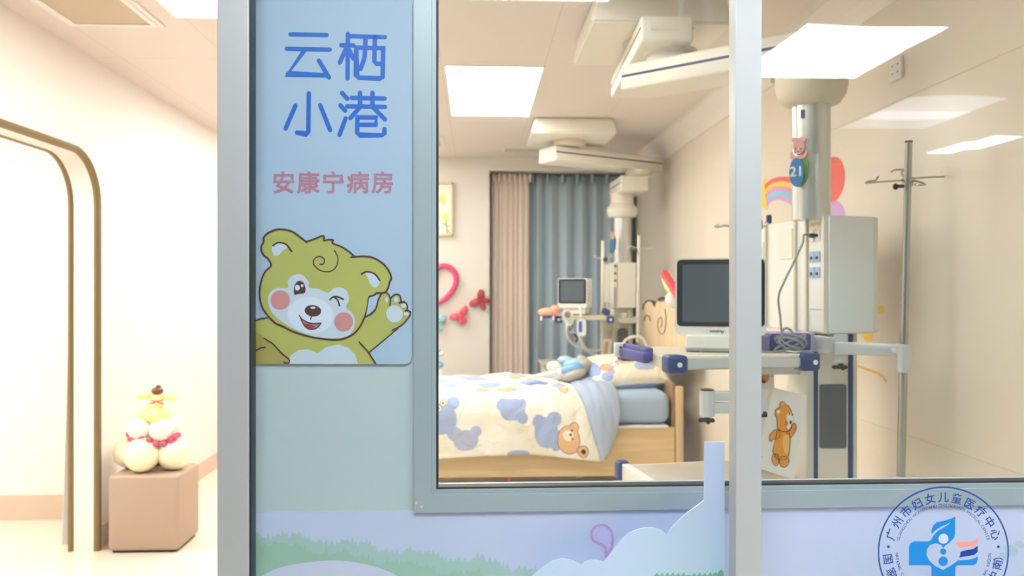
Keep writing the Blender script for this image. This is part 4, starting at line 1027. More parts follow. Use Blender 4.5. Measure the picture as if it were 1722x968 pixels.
# shelves
SR = math.atan2(0.077, 0.51)
def shelf(name, o, wd, dp, z1, th, par, white=False):
    """tray with front-left corner o, turned by SR"""
    ux, uy = Vector((math.cos(SR), math.sin(SR), 0)), Vector((-math.sin(SR), math.cos(SR), 0))
    c = Vector(o) + ux * wd / 2 + uy * dp / 2; c.z = z1 - th / 2
    mb = MB(); mb.box(c, (wd, dp, th), rz=SR, bev=0.004, mi=0)
    s = mb.build(name, M['creamd'] if not white else M['cream'], par)
    def at(u, v, z): q = Vector(o) + ux * u + uy * v; q.z = z; return q
    return s, at
S1Z = 1.264
s1, at1 = shelf('shelf', (0.665, 2.685, 0), 0.53, 0.50, S1Z, 0.045, np_)
MB().box(at1(0.265, -0.003, S1Z - 0.024), (0.44, 0.012, 0.03), rz=SR).build('front_rail', M['silver'], s1)
MB().box(at1(0.265, 0.01, S1Z - 0.002), (0.50, 0.025, 0.012), rz=SR, bev=0.003).build('front_lip', M['cream'], s1)
for u, v in ((0.005, 0.0), (0.525, 0.0), (0.005, 0.5), (0.525, 0.5)):
    mb = MB(); mb.box(at1(u + (0.012 if u < .2 else -0.012), v + (0.012 if v < .2 else -0.012), S1Z - 0.024), (0.072, 0.072, 0.062), rz=SR, bev=0.012, seg=3)
    bmp = mb.build('corner_bumper', M['blue'], s1, True)
    if v < 0.2:
        q = at1(u + (0.015 if u < .2 else -0.0), -0.025, S1Z - 0.024); MB().cyl(q, q + Vector((0.0, -0.003, 0)), 0.0085, seg=18).build('screw_cap', M['white'], bmp)
# clamp on the shelf's left side
mb = MB()
mb.box(at1(-0.012, 0.30, S1Z - 0.005), (0.03, 0.26, 0.05), rz=SR, bev=0.006); clamp = mb.build('rail_clamp', M['purple'], s1, True)
q0, q1 = at1(-0.03, 0.40, S1Z - 0.012), at1(-0.03, 0.16, S1Z - 0.018)
MB().box((q0 + q1) / 2, (0.03, 0.26, 0.04), rz=SR, bev=0.008).build('handle', M['purple'], clamp, True)
MB().box(at1(-0.045, 0.42, S1Z - 0.005), (0.036, 0.02, 0.056), rz=SR, bev=0.006).build('latch', M['white'], clamp, True)
for z in (-0.012, 0.004): MB().sph(at1(-0.04, 0.408, S1Z + z), 0.006, seg=10).build('latch_pin', M['dark'], clamp, True)
S2Z = 0.79
s2, at2 = shelf('drawer_shelf', (0.665, 2.60, 0), 0.60, 0.585, S2Z, 0.12, np_, True)
MB().box(at2(0.3, 0.29, S2Z + 0.001), (0.55, 0.53, 0.004), rz=SR).build('tray_top', mat('greige_tray', 'c9c0b2', 0.45), s2)
MB().box(at2(0.015, 0.29, S2Z + 0.004), (0.03, 0.58, 0.012), rz=SR, bev=0.003).build('side_lip', M['white'], s2)
for u, v in ((0.008, 0.58), (0.59, 0.58), (0.008, 0.005), (0.59, 0.005)):
    MB().box(at2(u, v, S2Z - 0.02), (0.05, 0.05, 0.075), rz=SR, bev=0.01, seg=3).build('corner_bumper', M['blue'], s2, True)
MB().box(at2(0.12, 0.22, S2Z + 0.0045), (0.05, 0.07, 0.002), rz=SR).build('label', mat('pale_grid_label', 'aeb0a4', 0.5, var=0.15, scale=180), s2)
for v in (0.56,):
    MB().bx(lc(1290), lc(1356) + 0.02, LY + 0.06, LY + 0.16, 0.62, 0.68).build('support', M['silver'], np_); MB().bx(lc(1290), lc(1356) + 0.02, LY + 0.06, LY + 0.16, 1.16, 1.22).build('support', M['silver'], np_)

# patient monitor on the upper shelf
def monitor(label, loc, rz, W_, H_, T_, px_screen, near=True, group='patient monitors'):
    t = thing('patient_monitor', label, 'monitor', loc, rz, group)
    R = MATS[t.name]
    def bx(name, c, s, bev, m, seg=4, par=t):
        return MB().box(R @ Vector(c), s, rz=rz, bev=bev, seg=seg).build(name, m, par, True)
    zb = 0.062
    def rr(name, x0, x1, z0, z1, y0, y1, r, m, par=t):
        mb = MB(); mb.prism([R @ Vector((p[0], y0, p[1])) for p in rrect(x0, z0, x1, z1, r, 7)], R.to_3x3() @ Vector((0, y1 - y0, 0)))
        return mb.build(name, m, par, True, 25)
    rr('housing', -W_ / 2, W_ / 2, zb, zb + H_, -T_ / 2, T_ / 2, 0.02, M['white'])
    rr('back_shell', -W_ / 2 + 0.012, W_ / 2 - 0.012, zb + 0.012, zb + H_ - 0.012, T_ / 2 - 0.001, T_ / 2 + 0.02, 0.02, M['white'])
    cz = 0.032 if near else 0.036
    sc_ = rr('screen', px_screen - W_ / 2 + 0.006, px_screen + W_ / 2 - 0.006 - (0 if near else 0.0), zb + cz, zb + H_ - 0.006, -T_ / 2 - 0.002, -T_ / 2 + 0.001, 0.016, M['screenb'])
    rr('display', px_screen - W_ / 2 + 0.026, px_screen + W_ / 2 - 0.026 - (0 if near else 0.0), zb + cz + 0.016, zb + H_ - 0.024, -T_ / 2 - 0.0026, -T_ / 2 - 0.001, 0.003, M['screen'], sc_)
    bx('base', (0.01, 0.01, 0.037), (W_ - 0.06, 0.14, 0.052), 0.006, M['white'])
    bx('foot_strip', (0.01, 0.01, 0.01), (W_ - 0.058, 0.142, 0.014), 0.003, M['grey'])
    for x in (-0.09 * W_ / 0.325, 0.09 * W_ / 0.325):
        for y in (-0.04, 0.05): bx('foot', (x, y, 0.005), (0.03, 0.02, 0.01), 0.002, M['dark'], 2)
    if near:
        q = R @ Vector((-0.095, -0.061, 0.038)); n = (R.to_3x3() @ Vector((0, -1, 0)))
        MB().cyl(q, q + n * 0.0015, 0.006, seg=16).build('power_button', M['cream'], t)
        for dz in (0, 0.011):
            q = R @ Vector((-0.07, -0.061, 0.034 + dz)); MB().cyl(q, q + n * 0.001, 0.002, seg=8).build('indicator', M['silver'], t)
        T = R @ Matrix.Translation((-0.012, -T_ / 2 - 0.0008, zb + 0.015)) @ Matrix.Rotation(PI / 2, 4, 'X')
        MB().text('mindray', T, 0.016, 0.0004, 0.0003).build('lettering', M['dark'], t)
        for i in range(14):
            bx('vent_slot', (W_ / 2 - 0.0002, 0.012, zb + 0.1 + i * 0.012), (0.0014, 0.03, 0.004), 0.0003, M['grey'], 1)
    return t
monitor('white bedside monitor with a large dark screen half hidden by the door stile', (0.91, 2.93, S1Z), -0.30, 0.325, 0.285, 0.07, 0)
# purple tray and cable on the shelf
tr = thing('storage_tray', 'violet blue lidded tray lying on the shelf beside the white monitor', 'tray', (1.175, 3.03, S1Z))
MB().box((1.175, 3.03, S1Z + 0.03), (0.17, 0.16, 0.06), rz=SR, bev=0.006).build('body', M['purple'], tr)
MB().box((1.175, 3.03, S1Z + 0.062), (0.16, 0.15, 0.006), rz=SR, bev=0.002).build('lid', mat('violet_lid', '7a6fc0', 0.3), tr)
cb2 = thing('power_cable', 'grey cable running from the service head down to a loose coil on the shelf', 'cable', (1.13, 2.90, S1Z))
plug = fl_(0.075, 1.70) + nL * 0.012
pts = [plug, plug + nL * 0.04 + Vector((0, 0, 0.002))] + [PY(x, y, 2.86) for x, y in ((1350, 408), (1335, 440), (1318, 475), (1309, 500), (1312, 530), (1314, 555), (1318, 572))]
MB().tube(catmull(pts, 8), 0.0042, seg=8).build('cord', M['grey'], cb2, True)
mb = MB(); random.seed(11)
for k in range(5):
    c = PY(1331, 577, 2.86); ph = random.uniform(0, 6); rx, rz_ = 0.042 + 0.008 * k % 0.02, 0.02 + 0.004 * (k % 3)
    mb.tube([c + Vector((rx * math.cos(a + ph), 0.012 * math.sin(2 * a) + 0.006 * k - 0.01, rz_ * math.sin(a) + 0.004 * (k % 2) + 0.2 * rx * math.cos(a))) for a in [2 * PI * i / 28 for i in range(28)]], 0.0042, seg=8, closed=True)
mb.tube(catmull([PY(x, y, 2.86) for x, y in ((1318, 572), (1314, 560), (1322, 551), (1332, 558), (1334, 570))], 6), 0.0042, seg=8)
mb.build('coil', M['grey'], cb2, True)
MB().cyl(plug - nL * 0.008, plug + nL * 0.014, 0.009, seg=16).build('plug', M['dark'], cb2, True)

# bear badge with number
bd = thing('number_badge', 'pink bear badge with the number 21 on a blue oval, stuck to the silver column', 'badge', PY(1344, 318, 2.9))
bN = Vector((-0.80, -0.60, 0)); bP = Vector((CX_, CY_, 0)) + Vector((-0.80, -0.60, 0)) * 0.072 + UPV * 1.95
bN2 = Vector((-0.55, -0.83, 0)).normalized()
def zb_(x, y): return HIT(1280 + x / 3.34, 30 + y / 3.338, bP, bN2)
mb = MB(); D = Draw(mb, zb_, bN2, step=0.0, th=0.010)
D.poly([(202, 948), (240, 930), (262, 880), (268, 820), (255, 785), (225, 782), (190, 800), (185, 900)], 0, 0); mb.build('leaf_plate', mat('badge_green', '6fae4e', 0.5), bd)
mb = MB(); D = Draw(mb, lambda x, y: zb_(x, y) + bN2 * 0.010, bN2, step=0, th=0.009); D.ell(204, 870, 41, 80, 0, 0, 0.03); mb.build('number_plate', mat('badge_blue', '4f88cc', 0.45), bd)
mb = MB(); D = Draw(mb, lambda x, y: zb_(x, y) + bN2 * 0.002, bN2, step=0.0006, th=0.010)
D.ell(214, 722, 33, 44, 0, 0); D.ell(188, 688, 13, 14, 0, 0); D.ell(241, 682, 13, 14, 0, 0); D.poly([(180, 800), (166, 785), (168, 765), (177, 753), (188, 770), (205, 778), (225, 776), (242, 768), (254, 740), (262, 755), (254, 780), (238, 792), (210, 796)], 0, 0, n=3); D.poly([(196, 684), (205, 674), (216, 680), (226, 672), (236, 684), (216, 700)], 0, 0, n=3)
mb.build('bear_plate', mat('badge_pink', 'f0b6b4', 0.5), bd)
mb = MB(); D = Draw(mb, lambda x, y: zb_(x, y) + bN2 * 0.0132, bN2, step=0.0004)
D.ell(197, 738, 3, 7, 0, 0); D.ell(228, 738, 3, 7, 0, 0); D.ell(212, 753, 4, 4, 0, 0); D.stroke([(205, 768), (213, 773), (221, 768)], 2.5, 0, 0); D.ell(193, 757, 5, 8, 1, 0); D.ell(232, 757, 5, 8, 1, 0); D.stroke([(206, 692), (214, 702), (224, 694), (219, 686)], 2.5, 1, 0)
mb.build('face', [M['brown'], ink('badge_cheek', 'e0808a')], bd)
xh = Vector((-bN2.y, bN2.x, 0)); xh = xh if xh.x > 0 else -xh
Tm = Matrix.Translation(zb_(204, 868) + bN2 * 0.0195) @ Matrix((( xh.x, 0, bN2.x, 0), (xh.y, 0, bN2.y, 0), (0, 1, 0, 0), (0, 0, 0, 1)))
MB().text('21', Tm, 0.052, 0.0006, 0.0014).build('lettering', M['white'], bd)

# drip stands clamped to the pendant arms
def knob3(mb, c, r=0.012):
    c = Vector(c); mb.cyl(c + Vector((0, 0, 0.012)), c - Vector((0, 0, 0.008)), r * 0.8, seg=14)
    for k in range(3):
        a = 0.4 + 2 * PI * k / 3; mb.cyl(c, c + Vector((math.cos(a) * r * 2, math.sin(a) * r * 2, -0.003)), r * 0.62, seg=10); mb.sph(c + Vector((math.cos(a) * r * 2, math.sin(a) * r * 2, -0.003)), r * 0.66, seg=10)
    return mb
iv = thing('drip_stand', 'tall steel drip stand pole with four hooks by the right wall', 'drip stand', PY(1516, 800, 2.75))
IX, IY = PY(1522, 500, 2.75).x, 2.75
# the pole leans a little
pt_, pb_ = PY(1528, 238, 2.75), PY(1515, 800, 2.75)
def pol(py): return pt_.lerp(pb_, (py - 238) / (800 - 238))
MB().cyl(pol(238), pol(560), 0.0125, seg=24).build('upper_pole', M['steel'], iv, True)
MB().cyl(pol(556), pol(800), 0.0145, seg=24).build('lower_pole', M['steel'], iv, True)
MB().cyl(pol(237), pol(239.5), 0.0135, seg=24).build('cap', M['black'], iv)
MB().cyl(pol(297), pol(313), 0.0185, seg=24, bev=0.003).build('hook_collar', M['steel'], iv, True)
hk = [[(1520, 303), (1490, 305), (1470, 306.5), (1456, 307.5), (1464, 304), (1472, 303), (1477, 297)],
      [(1526, 299), (1518, 294), (1516, 289), (1521, 287), (1516, 285), (1504, 286), (1499, 289)],
      [(1535, 300), (1560, 298), (1585, 297), (1600, 295.5), (1607, 292.5), (1603, 289), (1593, 288), (1584, 289)],
      [(1537, 304), (1548, 306), (1556, 310), (1545, 311), (1538, 310)]]
yy = [(0, -0.02, -0.03, -0.05, -0.06, -0.05, -0.04), (0.01, 0.05, 0.09, 0.11, 0.12, 0.11, 0.09), (0, 0.01, 0.02, 0.03, 0.035, 0.04, 0.04, 0.035), (-0.01, -0.06, -0.12, -0.14, -0.12)]
for h_, ys in zip(hk, yy): MB().tube(catmull([PY(x, y, 2.75 + dy) for (x, y), dy in zip(h_, ys)], 6), 0.0035, seg=8).build('hook', M['steel'], iv, True)
q = pol(313); MB().cyl(PY(1519, 313, 2.74), PY(1510, 313, 2.735), 0.006, seg=12).sph(PY(1506, 313.5, 2.735), (0.010, 0.009, 0.0115), seg=16).build('knob', M['black'], iv, True)
aL = PY(1397, 583, 2.86); aR = pol(588)
mb = MB(); d = aR - PY(1404, 588, 2.86); 
b_ang = math.atan2(d.y, d.x); c = (aR + PY(1404, 588, 2.86)) / 2; c.z = 1.5 - (587 - 482) * 2.8 / F
MB().box(c, (d.length, 0.028, 0.045), rz=b_ang, bev=0.004).build('support_arm', M['silver'], iv, True)
MB().cyl(pol(578) , pol(626), 0.024, seg=28, bev=0.003).build('pole_sleeve', M['silver'], iv, True)
MB().cyl(pol(627), pol(646), 0.0105, seg=18, bev=0.003).build('sleeve_tip', M['black'], iv, True)
cc = PY(1414, 590, 2.88); zt, zb2 = PY(1414, 562, 2.88).z, PY(1414, 609, 2.88).z
MB().cyl((cc.x, cc.y, zb2), (cc.x, cc.y, zt), 0.025, seg=28, bev=0.003).build('clamp', M['silver'], iv, True)
MB().bx(cc.x - 0.045, cc.x + 0.01, cc.y, 3.03, zb2 + 0.03, zt - 0.01, bev=0.003).build('mount', M['silver'], iv)
knob3(MB(), (cc.x, cc.y, zb2 - 0.016)).build('knob', M['black'], iv, True)
MB().cyl(aR + Vector((-0.045, -0.018, 0)), aR + Vector((-0.045, -0.022, 0)), 0.009, seg=16).build('screw_cap', M['white'], iv)
q = pol(803); MB().box(q + Vector((0.01, 0.01, -0.004)), (0.095, 0.05, 0.02), bev=0.004).build('foot_plate', M['cream'], iv)

iv2 = thing('drip_stand', 'drip stand mostly hidden behind the door stile, with clamp and arm under the shelf', 'drip stand', PY(1252, 800, 2.74))
x2 = PY(1253, 500, 2.74).x
MB().cyl((x2, 2.62, 0.92), (x2, 2.62, 1.72), 0.0125, seg=20).build('pole', M['steel'], iv2, True)
MB().cyl((x2, 2.62, 1.695), (x2, 2.62, 1.725), 0.018, seg=20).build('hook_collar', M['steel'], iv2, True)
for h_, ys in (([(1252, 381), (1235, 381), (1218, 379), (1208, 381.5), (1202, 380), (1208, 377.5)], (0, 0, -.02, -.04, -.05, -.05)), ([(1252, 381), (1270, 383), (1286, 380), (1291, 376), (1286, 372)], (0, .02, .04, .05, .05))):
    MB().tube(catmull([PY(x, y, 2.62 + dy) for (x, y), dy in zip(h_, ys)], 6), 0.0038, seg=8).build('hook', M['silver'], iv2, True)
c = PY(1189, 680, 2.70)
MB().cyl(PY(1189, 700, 2.70), PY(1189, 655, 2.70), 0.0255, seg=28, bev=0.003).build('clamp', M['silver'], iv2, True)
MB().cyl(PY(1189, 654, 2.70), PY(1189, 656, 2.70), 0.023, seg=28).build('cap', M['dark'], iv2)
for y0, y1 in ((658, 673), (677, 694)):
    a, b_ = PY(1196, y0, 2.70), PY(1284, y1, 2.70); MB().bx(a.x, b_.x, 2.69, 2.72, b_.z, a.z, bev=0.003).build('support_arm', M['silver'], iv2, True)
knob3(MB(), PY(1189, 706, 2.70)).build('knob', M['black'], iv2, True)
MB().cyl(PY(1283, 690, 2.70), PY(1283, 655, 2.70), 0.019, seg=24).build('clamp', M['silver'], iv2, True)
MB().cyl(PY(1283, 700, 2.70), PY(1283, 690, 2.70), 0.011, seg=14).cyl(PY(1276, 697, 2.70), PY(1289, 697, 2.70), 0.009, seg=12).build('knob', M['black'], iv2, True)
MB().bx(x2 - 0.02, x2 + 0.02, 2.62, 2.73, 1.08, 1.13).build('mount', M['silver'], iv2)
# small dark tag on the head's far corner
sb_ = thing('small_badge', 'small round blue badge on top of the service head beside the stile', 'badge', PY(1293, 376, 3.42))
MB().box(PY(1293, 368.5, 3.40), (0.022, 0.022, 0.04), bev=0.008, seg=3).build('disc', M['blue'], sb_, True)

# picture board leaning on the lower column
OB = {k: ink('board_' + k, c) for k, c in dict(orange='f0991c', orange2='f7c266', white='f4ead8', line='5a3418', red='e06a3a').items()}
bo = thing('picture_board', 'white board with an orange bear cartoon leaning against the column', 'picture board', PY(1310, 806, 2.93))
bn = Vector((-0.12, -1, 0.10)).normalized(); bp0 = PY(1310, 806, 2.86); bp0.z = S2Z + 0.006
def zo(x, y): return HIT(1250 + x / 3.226, 540 + y / 3.226, bp0, bn)
MB().prism([zo(165, 360), zo(343, 403), zo(276, 858), zo(60, 790)], -bn * 0.006).build('board', mat('white_board', 'efeae4', 0.5), bo)
mb = MB(); D = Draw(mb, zo, bn, step=0.0005)
LNW = 3.5
def part(pts, mi=0, layer=1, lw=LNW): D.poly(pts, mi, layer, n=4); D.stroke(pts, lw, 3, layer + 1, closed=True, n=4)
part([(165, 720), (155, 735), (155, 755), (165, 775), (178, 782), (190, 770), (192, 740), (185, 720)])
part([(205, 735), (195, 755), (200, 780), (218, 792), (235, 785), (247, 765), (247, 748), (235, 735)])
part([(188, 586), (165, 592), (147, 610), (140, 632), (145, 650), (155, 650), (160, 640), (185, 636), (200, 615)])
part([(238, 596), (258, 590), (262, 570), (268, 556), (278, 552), (287, 565), (284, 590), (272, 612), (255, 632), (240, 626)])
part([(190, 588), (178, 625), (170, 660), (160, 695), (168, 728), (190, 748), (225, 748), (245, 728), (252, 690), (254, 650), (250, 615), (240, 595)])
D.poly([(218, 622), (235, 614), (248, 628), (250, 660), (245, 700), (237, 718), (222, 705), (214, 670)], 1, 3, n=4)
part([(197, 455), (200, 440), (212, 436), (224, 442), (230, 452), (245, 460), (256, 480), (262, 495), (268, 515), (270, 535), (262, 550), (258, 575), (245, 592), (220, 598), (198, 590), (184, 570), (182, 540), (180, 520), (172, 505), (174, 485), (185, 472), (196, 470)], 0, 4)
D.poly([(240, 500), (255, 495), (268, 512), (270, 535), (262, 550), (255, 572), (242, 585), (232, 565), (236, 540), (232, 518)], 2, 6, n=4)
D.ell(233, 552, 8, 16, 4, 7); D.ell(250, 500, 3.5, 8, 3, 7); D.ell(265, 507, 5, 5, 3, 7); D.poly([(250, 540), (262, 540), (256, 558), (250, 552)], 3, 7)
D.poly([(182, 484), (194, 480), (198, 492), (186, 502)], 2, 6, n=4); D.ell(212, 448, 6, 6, 1, 6)
D.stroke([(275, 575), (282, 577)], 2.5, 3, 5); D.stroke([(272, 585), (280, 588)], 2.5, 3, 5)
mb.build('bear_picture', [OB[k] for k in ('orange', 'orange2', 'white', 'line', 'red')], bo)
bo2 = thing('picture_board', 'small white board with an orange picture standing under the upper shelf', 'picture board', PY(1290, 680, 3.05))
MB().prism([PY(1262, 600, 3.12), PY(1302, 600, 3.12), PY(1302, 790, 3.06), PY(1262, 790, 3.06)], (0, 0.006, 0)).build('board', mat('white_board_small', 'f3efe6', 0.5), bo2)
mb = MB(); D = Draw(mb, lambda x, y: PY(x, y, 3.114 - 0.06 * (y - 600) / 190), (0, -1, 0), step=0.0005)
D.ell(1287, 636, 6, 7, 0, 1, 0.4); D.ell(1291, 631, 3.2, 3.2, 0, 2); D.ell(1284, 641, 4, 3, 1, 2, 0.4); D.ell(1299, 630, 2.4, 4, 2, 1); D.stroke([(1281, 637), (1284, 630), (1290, 628)], 0.9, 3, 3)
mb.build('picture', [OB['orange'], OB['line'], OB['orange2'], OB['line']], bo2)
lead = thing('sensor_lead', 'short black lead curling out beside the stile under the shelf', 'cable', PY(1278, 770, 2.66))
MB().tube(catmull([(x2, 2.64, 0.93)] + [PY(x, y, 2.64) for x, y in ((1266, 772), (1273, 771), (1280, 766))], 5), 0.005, seg=8).build('cord', M['black'], lead, True)

# ================================================================== far ceiling pendant
fp = thing('ceiling_pendant', 'smaller looking cream ceiling pendant in front of the blue curtain', 'medical pendant', (1.25, 6.8, ZC))
trap(0.42, 1.08, 6.02, 6.62, 2.675, ZC, 0.03).build('ceiling_cover', M['cream'], fp, True)
MB().lathe([(0.12, 2.63), (0.13, 2.64), (0.13, 2.68)], (0.75, 6.35, 0)).build('bearing', M['creamd'], fp, True)
f0, f1 = Vector((0.57, 6.36, 2.565)), Vector((1.56, 6.93, 2.565))
beam(f0, f1, 0.24, 0.12).build('arm', M['cream'], fp, True); stripe(f0, f1, 0.24, 2.575, h=0.010).build('arm_stripe', M['navy'], fp)
g0, g1 = Vector((1.42, 6.72, 2.40)), Vector((1.19, 7.0, 2.40))
MB().lathe([(0.09, 2.45), (0.11, 2.46), (0.11, 2.51)], (1.40, 6.80, 0)).build('pivot', M['cream'], fp, True)
g0, g1 = Vector((1.34, 6.66, 2.385)), Vector((1.325, 7.15, 2.385))
beam(g0, g1, 0.235, 0.13).build('arm', M['cream'], fp, True); stripe(g0, g1, 0.235, 2.39, h=0.009).build('arm_stripe', M['navy'], fp)
FX, FY = 1.285, 6.95
MB().lathe([(0.08, 2.115), (0.115, 2.12), (0.13, 2.145), (0.135, 2.175), (0.13, 2.2), (0.1, 2.24), (0.1, 2.33)], (FX, FY, 0), seg=36).build('collar', M['cream'], fp, True)
MB().cyl((FX, FY, 1.69), (FX, FY, 2.12), 0.075, seg=40).build('column', M['pillar'], fp, True)
def F_(px, Y=6.7): return PY(px, 500, Y).x
def FZ(py, Y=6.7): return PY(900, py, Y).z
MB().bx(F_(1031), F_(1070), 6.7, 7.05, FZ(518), FZ(441), bev=0.006).build('service_head', M['cream'], fp)
MB().bx(F_(1031), F_(1036.5), 6.685, 6.71, FZ(518), FZ(441), bev=0.003).build('outlet_strip', M['white'], fp)
for y in (447, 459.5, 471.5): MB().cyl((F_(1034), 6.686, FZ(y)), (F_(1034), 6.68, FZ(y)), 0.012, seg=12).build('outlet', M['gold'], fp)
MB().bx(F_(1032), F_(1035.5), 6.68, 6.69, FZ(516), FZ(482)).build('rail_slot', M['grey'], fp)
MB().bx(F_(1020), F_(1031), 6.85, 6.95, FZ(510), FZ(443), bev=0.004).build('side_box', M['cream'], fp)
MB().bx(F_(1017), F_(1066), 6.75, 6.95, 0.6, FZ(518), bev=0.005).build('lower_column', M['creamd'], fp)
for a, b_ in ((1019, 1023), (1032, 1035), (1058, 1062)): MB().bx(F_(a), F_(b_), 6.74, 6.76, 0.62, FZ(520)).build('side_profile', M['silver'], fp)
mb = MB(); mb.prism([PY(p[0], p[1], 6.74) for p in ((1039, 577), (1039, 556), (1043, 551), (1052, 551), (1056, 556), (1056, 577))], (0, -0.006, 0)); mb.build('window_panel', mat('dark_panel', '57564e', 0.4), fp)
MB().bx(F_(1040), F_(1069), 6.66, 6.75, FZ(543), FZ(535), bev=0.003).build('side_bracket', M['creamd'], fp)
MB().bx(F_(1044), F_(1052), 6.66, 6.75, FZ(535), FZ(526), bev=0.003).build('bracket_post', M['silver'], fp)
# shelf of the far pendant
FSY = 6.45
fsz = PY(960, 531, FSY).z
sh = MB().bx(PY(938, 531, FSY).x, PY(1032, 531, FSY).x, FSY, 6.85, fsz - 0.035, fsz, bev=0.004).build('shelf', M['creamd'], fp)
for px in (939, 1026):
    c = PY(px, 537, FSY - 0.005); bm_ = MB().box(c, (0.06, 0.06, 0.055), bev=0.012, seg=3).build('corner_bumper', M['blue'], sh, True)
    MB().cyl(c + Vector((0, -0.028, 0)), c + Vector((0, -0.033, 0)), 0.011, seg=14).build('screw_cap', M['white'], bm_)
MB().box(PY(1019, 524, FSY + 0.06), (0.06, 0.1, 0.05), M=Matrix.Rotation(0.4, 4, 'Y'), bev=0.006).build('clamp', M['blue'], sh, True)
MB().box(PY(1028, 525, FSY + 0.05), (0.05, 0.08, 0.055), bev=0.012, seg=3).build('clamp_body', M['creamd'], sh, True)
MB().bx(PY(1000, 540, 6.8).x, PY(1020, 540, 6.8).x, 6.7, 6.86, fsz - 0.03, fsz - 0.005).build('support', M['silver'], fp)
mon2 = monitor('small boxy grey monitor on the shelf in front of the blue curtain', (PY(967, 530, 6.62).x, 6.62, fsz + 0.001), -0.42, 0.25, 0.245, 0.16, 0.0, near=False)
for i in range(5):
    q = MATS[mon2.name] @ Vector((0.125, -0.03, 0.12 + i * 0.03)); MB().cyl(q, q + Vector((0.0035, -0.0015, 0)), 0.007, seg=10).build('button', M['grey'], mon2)
# badge on the far column
fb = thing('number_badge', 'small bear badge with blue oval on the far pendant column', 'badge', PY(1029, 425, 6.72))
MB().prism([PY(x, y, 6.80) for x, y in ((1025, 424), (1030, 426), (1035, 418), (1036, 405), (1034, 396), (1028, 397), (1025, 408))], (0, -0.012, 0)).build('leaf_plate', mat('badge_green_far', '5f8a4c', 0.5), fb)
mb = MB(); D = Draw(mb, lambda x, y: PY(x, y, 6.785), (0, -1, 0), step=0, th=0.012); D.ell(1029.5, 413, 3.6, 11, 0, 0); mb.build('number_plate', mat('badge_blue_far', '4f88cc', 0.45), fb)
mb = MB(); D = Draw(mb, lambda x, y: PY(x, y, 6.787), (0, -1, 0), step=0, th=0.012); D.ell(1030, 397, 3.2, 6.5, 0, 0); D.ell(1028, 391.5, 1.3, 1.6, 0, 0); D.ell(1032, 391.5, 1.3, 1.6, 0, 0); mb.build('bear_plate', mat('badge_pink_far', 'eab9ae', 0.5), fb)
# two drip stands of the far pendant
def stand(px, y0, y1, Y, hooks, label):
    t = thing('drip_stand', label, 'drip stand', PY(px, y1, Y)); a, b_ = PY(px, y0, Y), PY(px - 2, y1, Y)
    MB().cyl(a, b_, 0.0145, seg=16).build('pole', M['cream'], t, True)
    MB().cyl(a + Vector((0, 0, 0.005)), a, 0.016, seg=16).build('cap', M['grey'], t)
    for h_, ys in hooks: MB().tube(catmull([PY(x, y, Y + dy) for (x, y), dy in zip(h_, ys)], 5), 0.006, seg=8).build('hook', M['silver'], t, True)
    k = hooks[0][0][0]; MB().sph(PY(k[0] + (4 if px < 1040 else -6), k[1] + 3, Y - 0.03), 0.02, seg=12).build('knob', M['dark'], t, True)
    c = PY(px - 1, 536, Y); MB().bx(min(c.x, F_(1026 if px < 1040 else 1064)), max(c.x, F_(1026 if px < 1040 else 1064)), Y - 0.02, 6.76, c.z - 0.03, c.z + 0.02).build('mount', M['silver'], t)
    return t
stand(1014, 405, 590, 6.62, [([(1014, 433), (1007, 434), (1001, 432), (998, 430)], (0, 0, -.03, -.05)), ([(1014, 433), (1022, 434), (1029, 431), (1030, 428)], (0, .02, .03, .03))], 'thin cream drip stand on the left of the far pendant column')
stand(1074.5, 396, 575, 6.62, [([(1074, 418), (1082, 418), (1090, 418), (1097, 417), (1096, 413)], (0, 0, .02, .03, .03)), ([(1074, 418), (1066, 416), (1060, 414), (1056, 417)], (0, -.02, -.03, -.03))], 'thin cream drip stand on the right of the far pendant column')
# breathing set hanging from the shelf
rs = thing('flow_meter', 'white flow meter with gauge and hoses hanging at the left end of the far shelf', 'medical device', PY(958, 550, 6.38))
def R_(x, y): return (880 + x / 4.4, 440 + y / 4.4)
RY = 6.38
def rp(x, y, dy=0): return PY(*R_(x, y), RY + dy)
MB().prism([rp(x, y) for x, y in ((282, 380), (330, 352), (365, 368), (372, 440), (350, 475), (318, 470))], (0, 0.04, 0)).build('body', M['white'], rs)
q = rp(325, 390); MB().cyl(q, q + Vector((0, -0.02, 0)), 0.031, seg=24).build('gauge_rim', M['creamd'], rs, True); MB().cyl(q + Vector((0, -0.02, 0)), q + Vector((0, -0.022, 0)), 0.025, seg=24).build('gauge_face', mat('gauge_face', '8f8577', 0.4), rs)
q = rp(350, 448); MB().cyl(q, q + Vector((0, -0.03, 0)), 0.018, seg=18).build('knob', M['silver'], rs, True)
MB().cyl(rp(427, 320), rp(427, 405), 0.012, seg=14).build('tube_valve', M['white'], rs, True)
mb = MB(); mb.prism([rp(p[0], p[1], -0.01) for p in rrect(400, 425, 465, 548, 22)], (0, 0.06, 0)); mb.build('humidifier', M['white'], rs)
mb = MB(); mb.prism([rp(p[0], p[1], -0.012) for p in rrect(410, 440, 434, 520, 5)], (0, -0.004, 0)); mb.build('scale_strip', mat('scale_blue', '4b6fd0', 0.4), rs)
for p in ([(322, 470), (325, 540), (360, 600), (430, 635), (520, 655), (620, 655)], [(415, 548), (440, 610), (490, 670), (560, 700), (620, 700), (665, 685)]):
    MB().tube(catmull([rp(*q, 0.0 + 0.06 * i) for i, q in enumerate(p)], 6), 0.012, seg=10).build('hose', M['cream'], rs, True)
MB().tube(catmull([rp(360, 470), rp(368, 510), rp(345, 525), rp(390, 520)], 5), 0.009, seg=8).build('connector', M['grey'], rs, True)
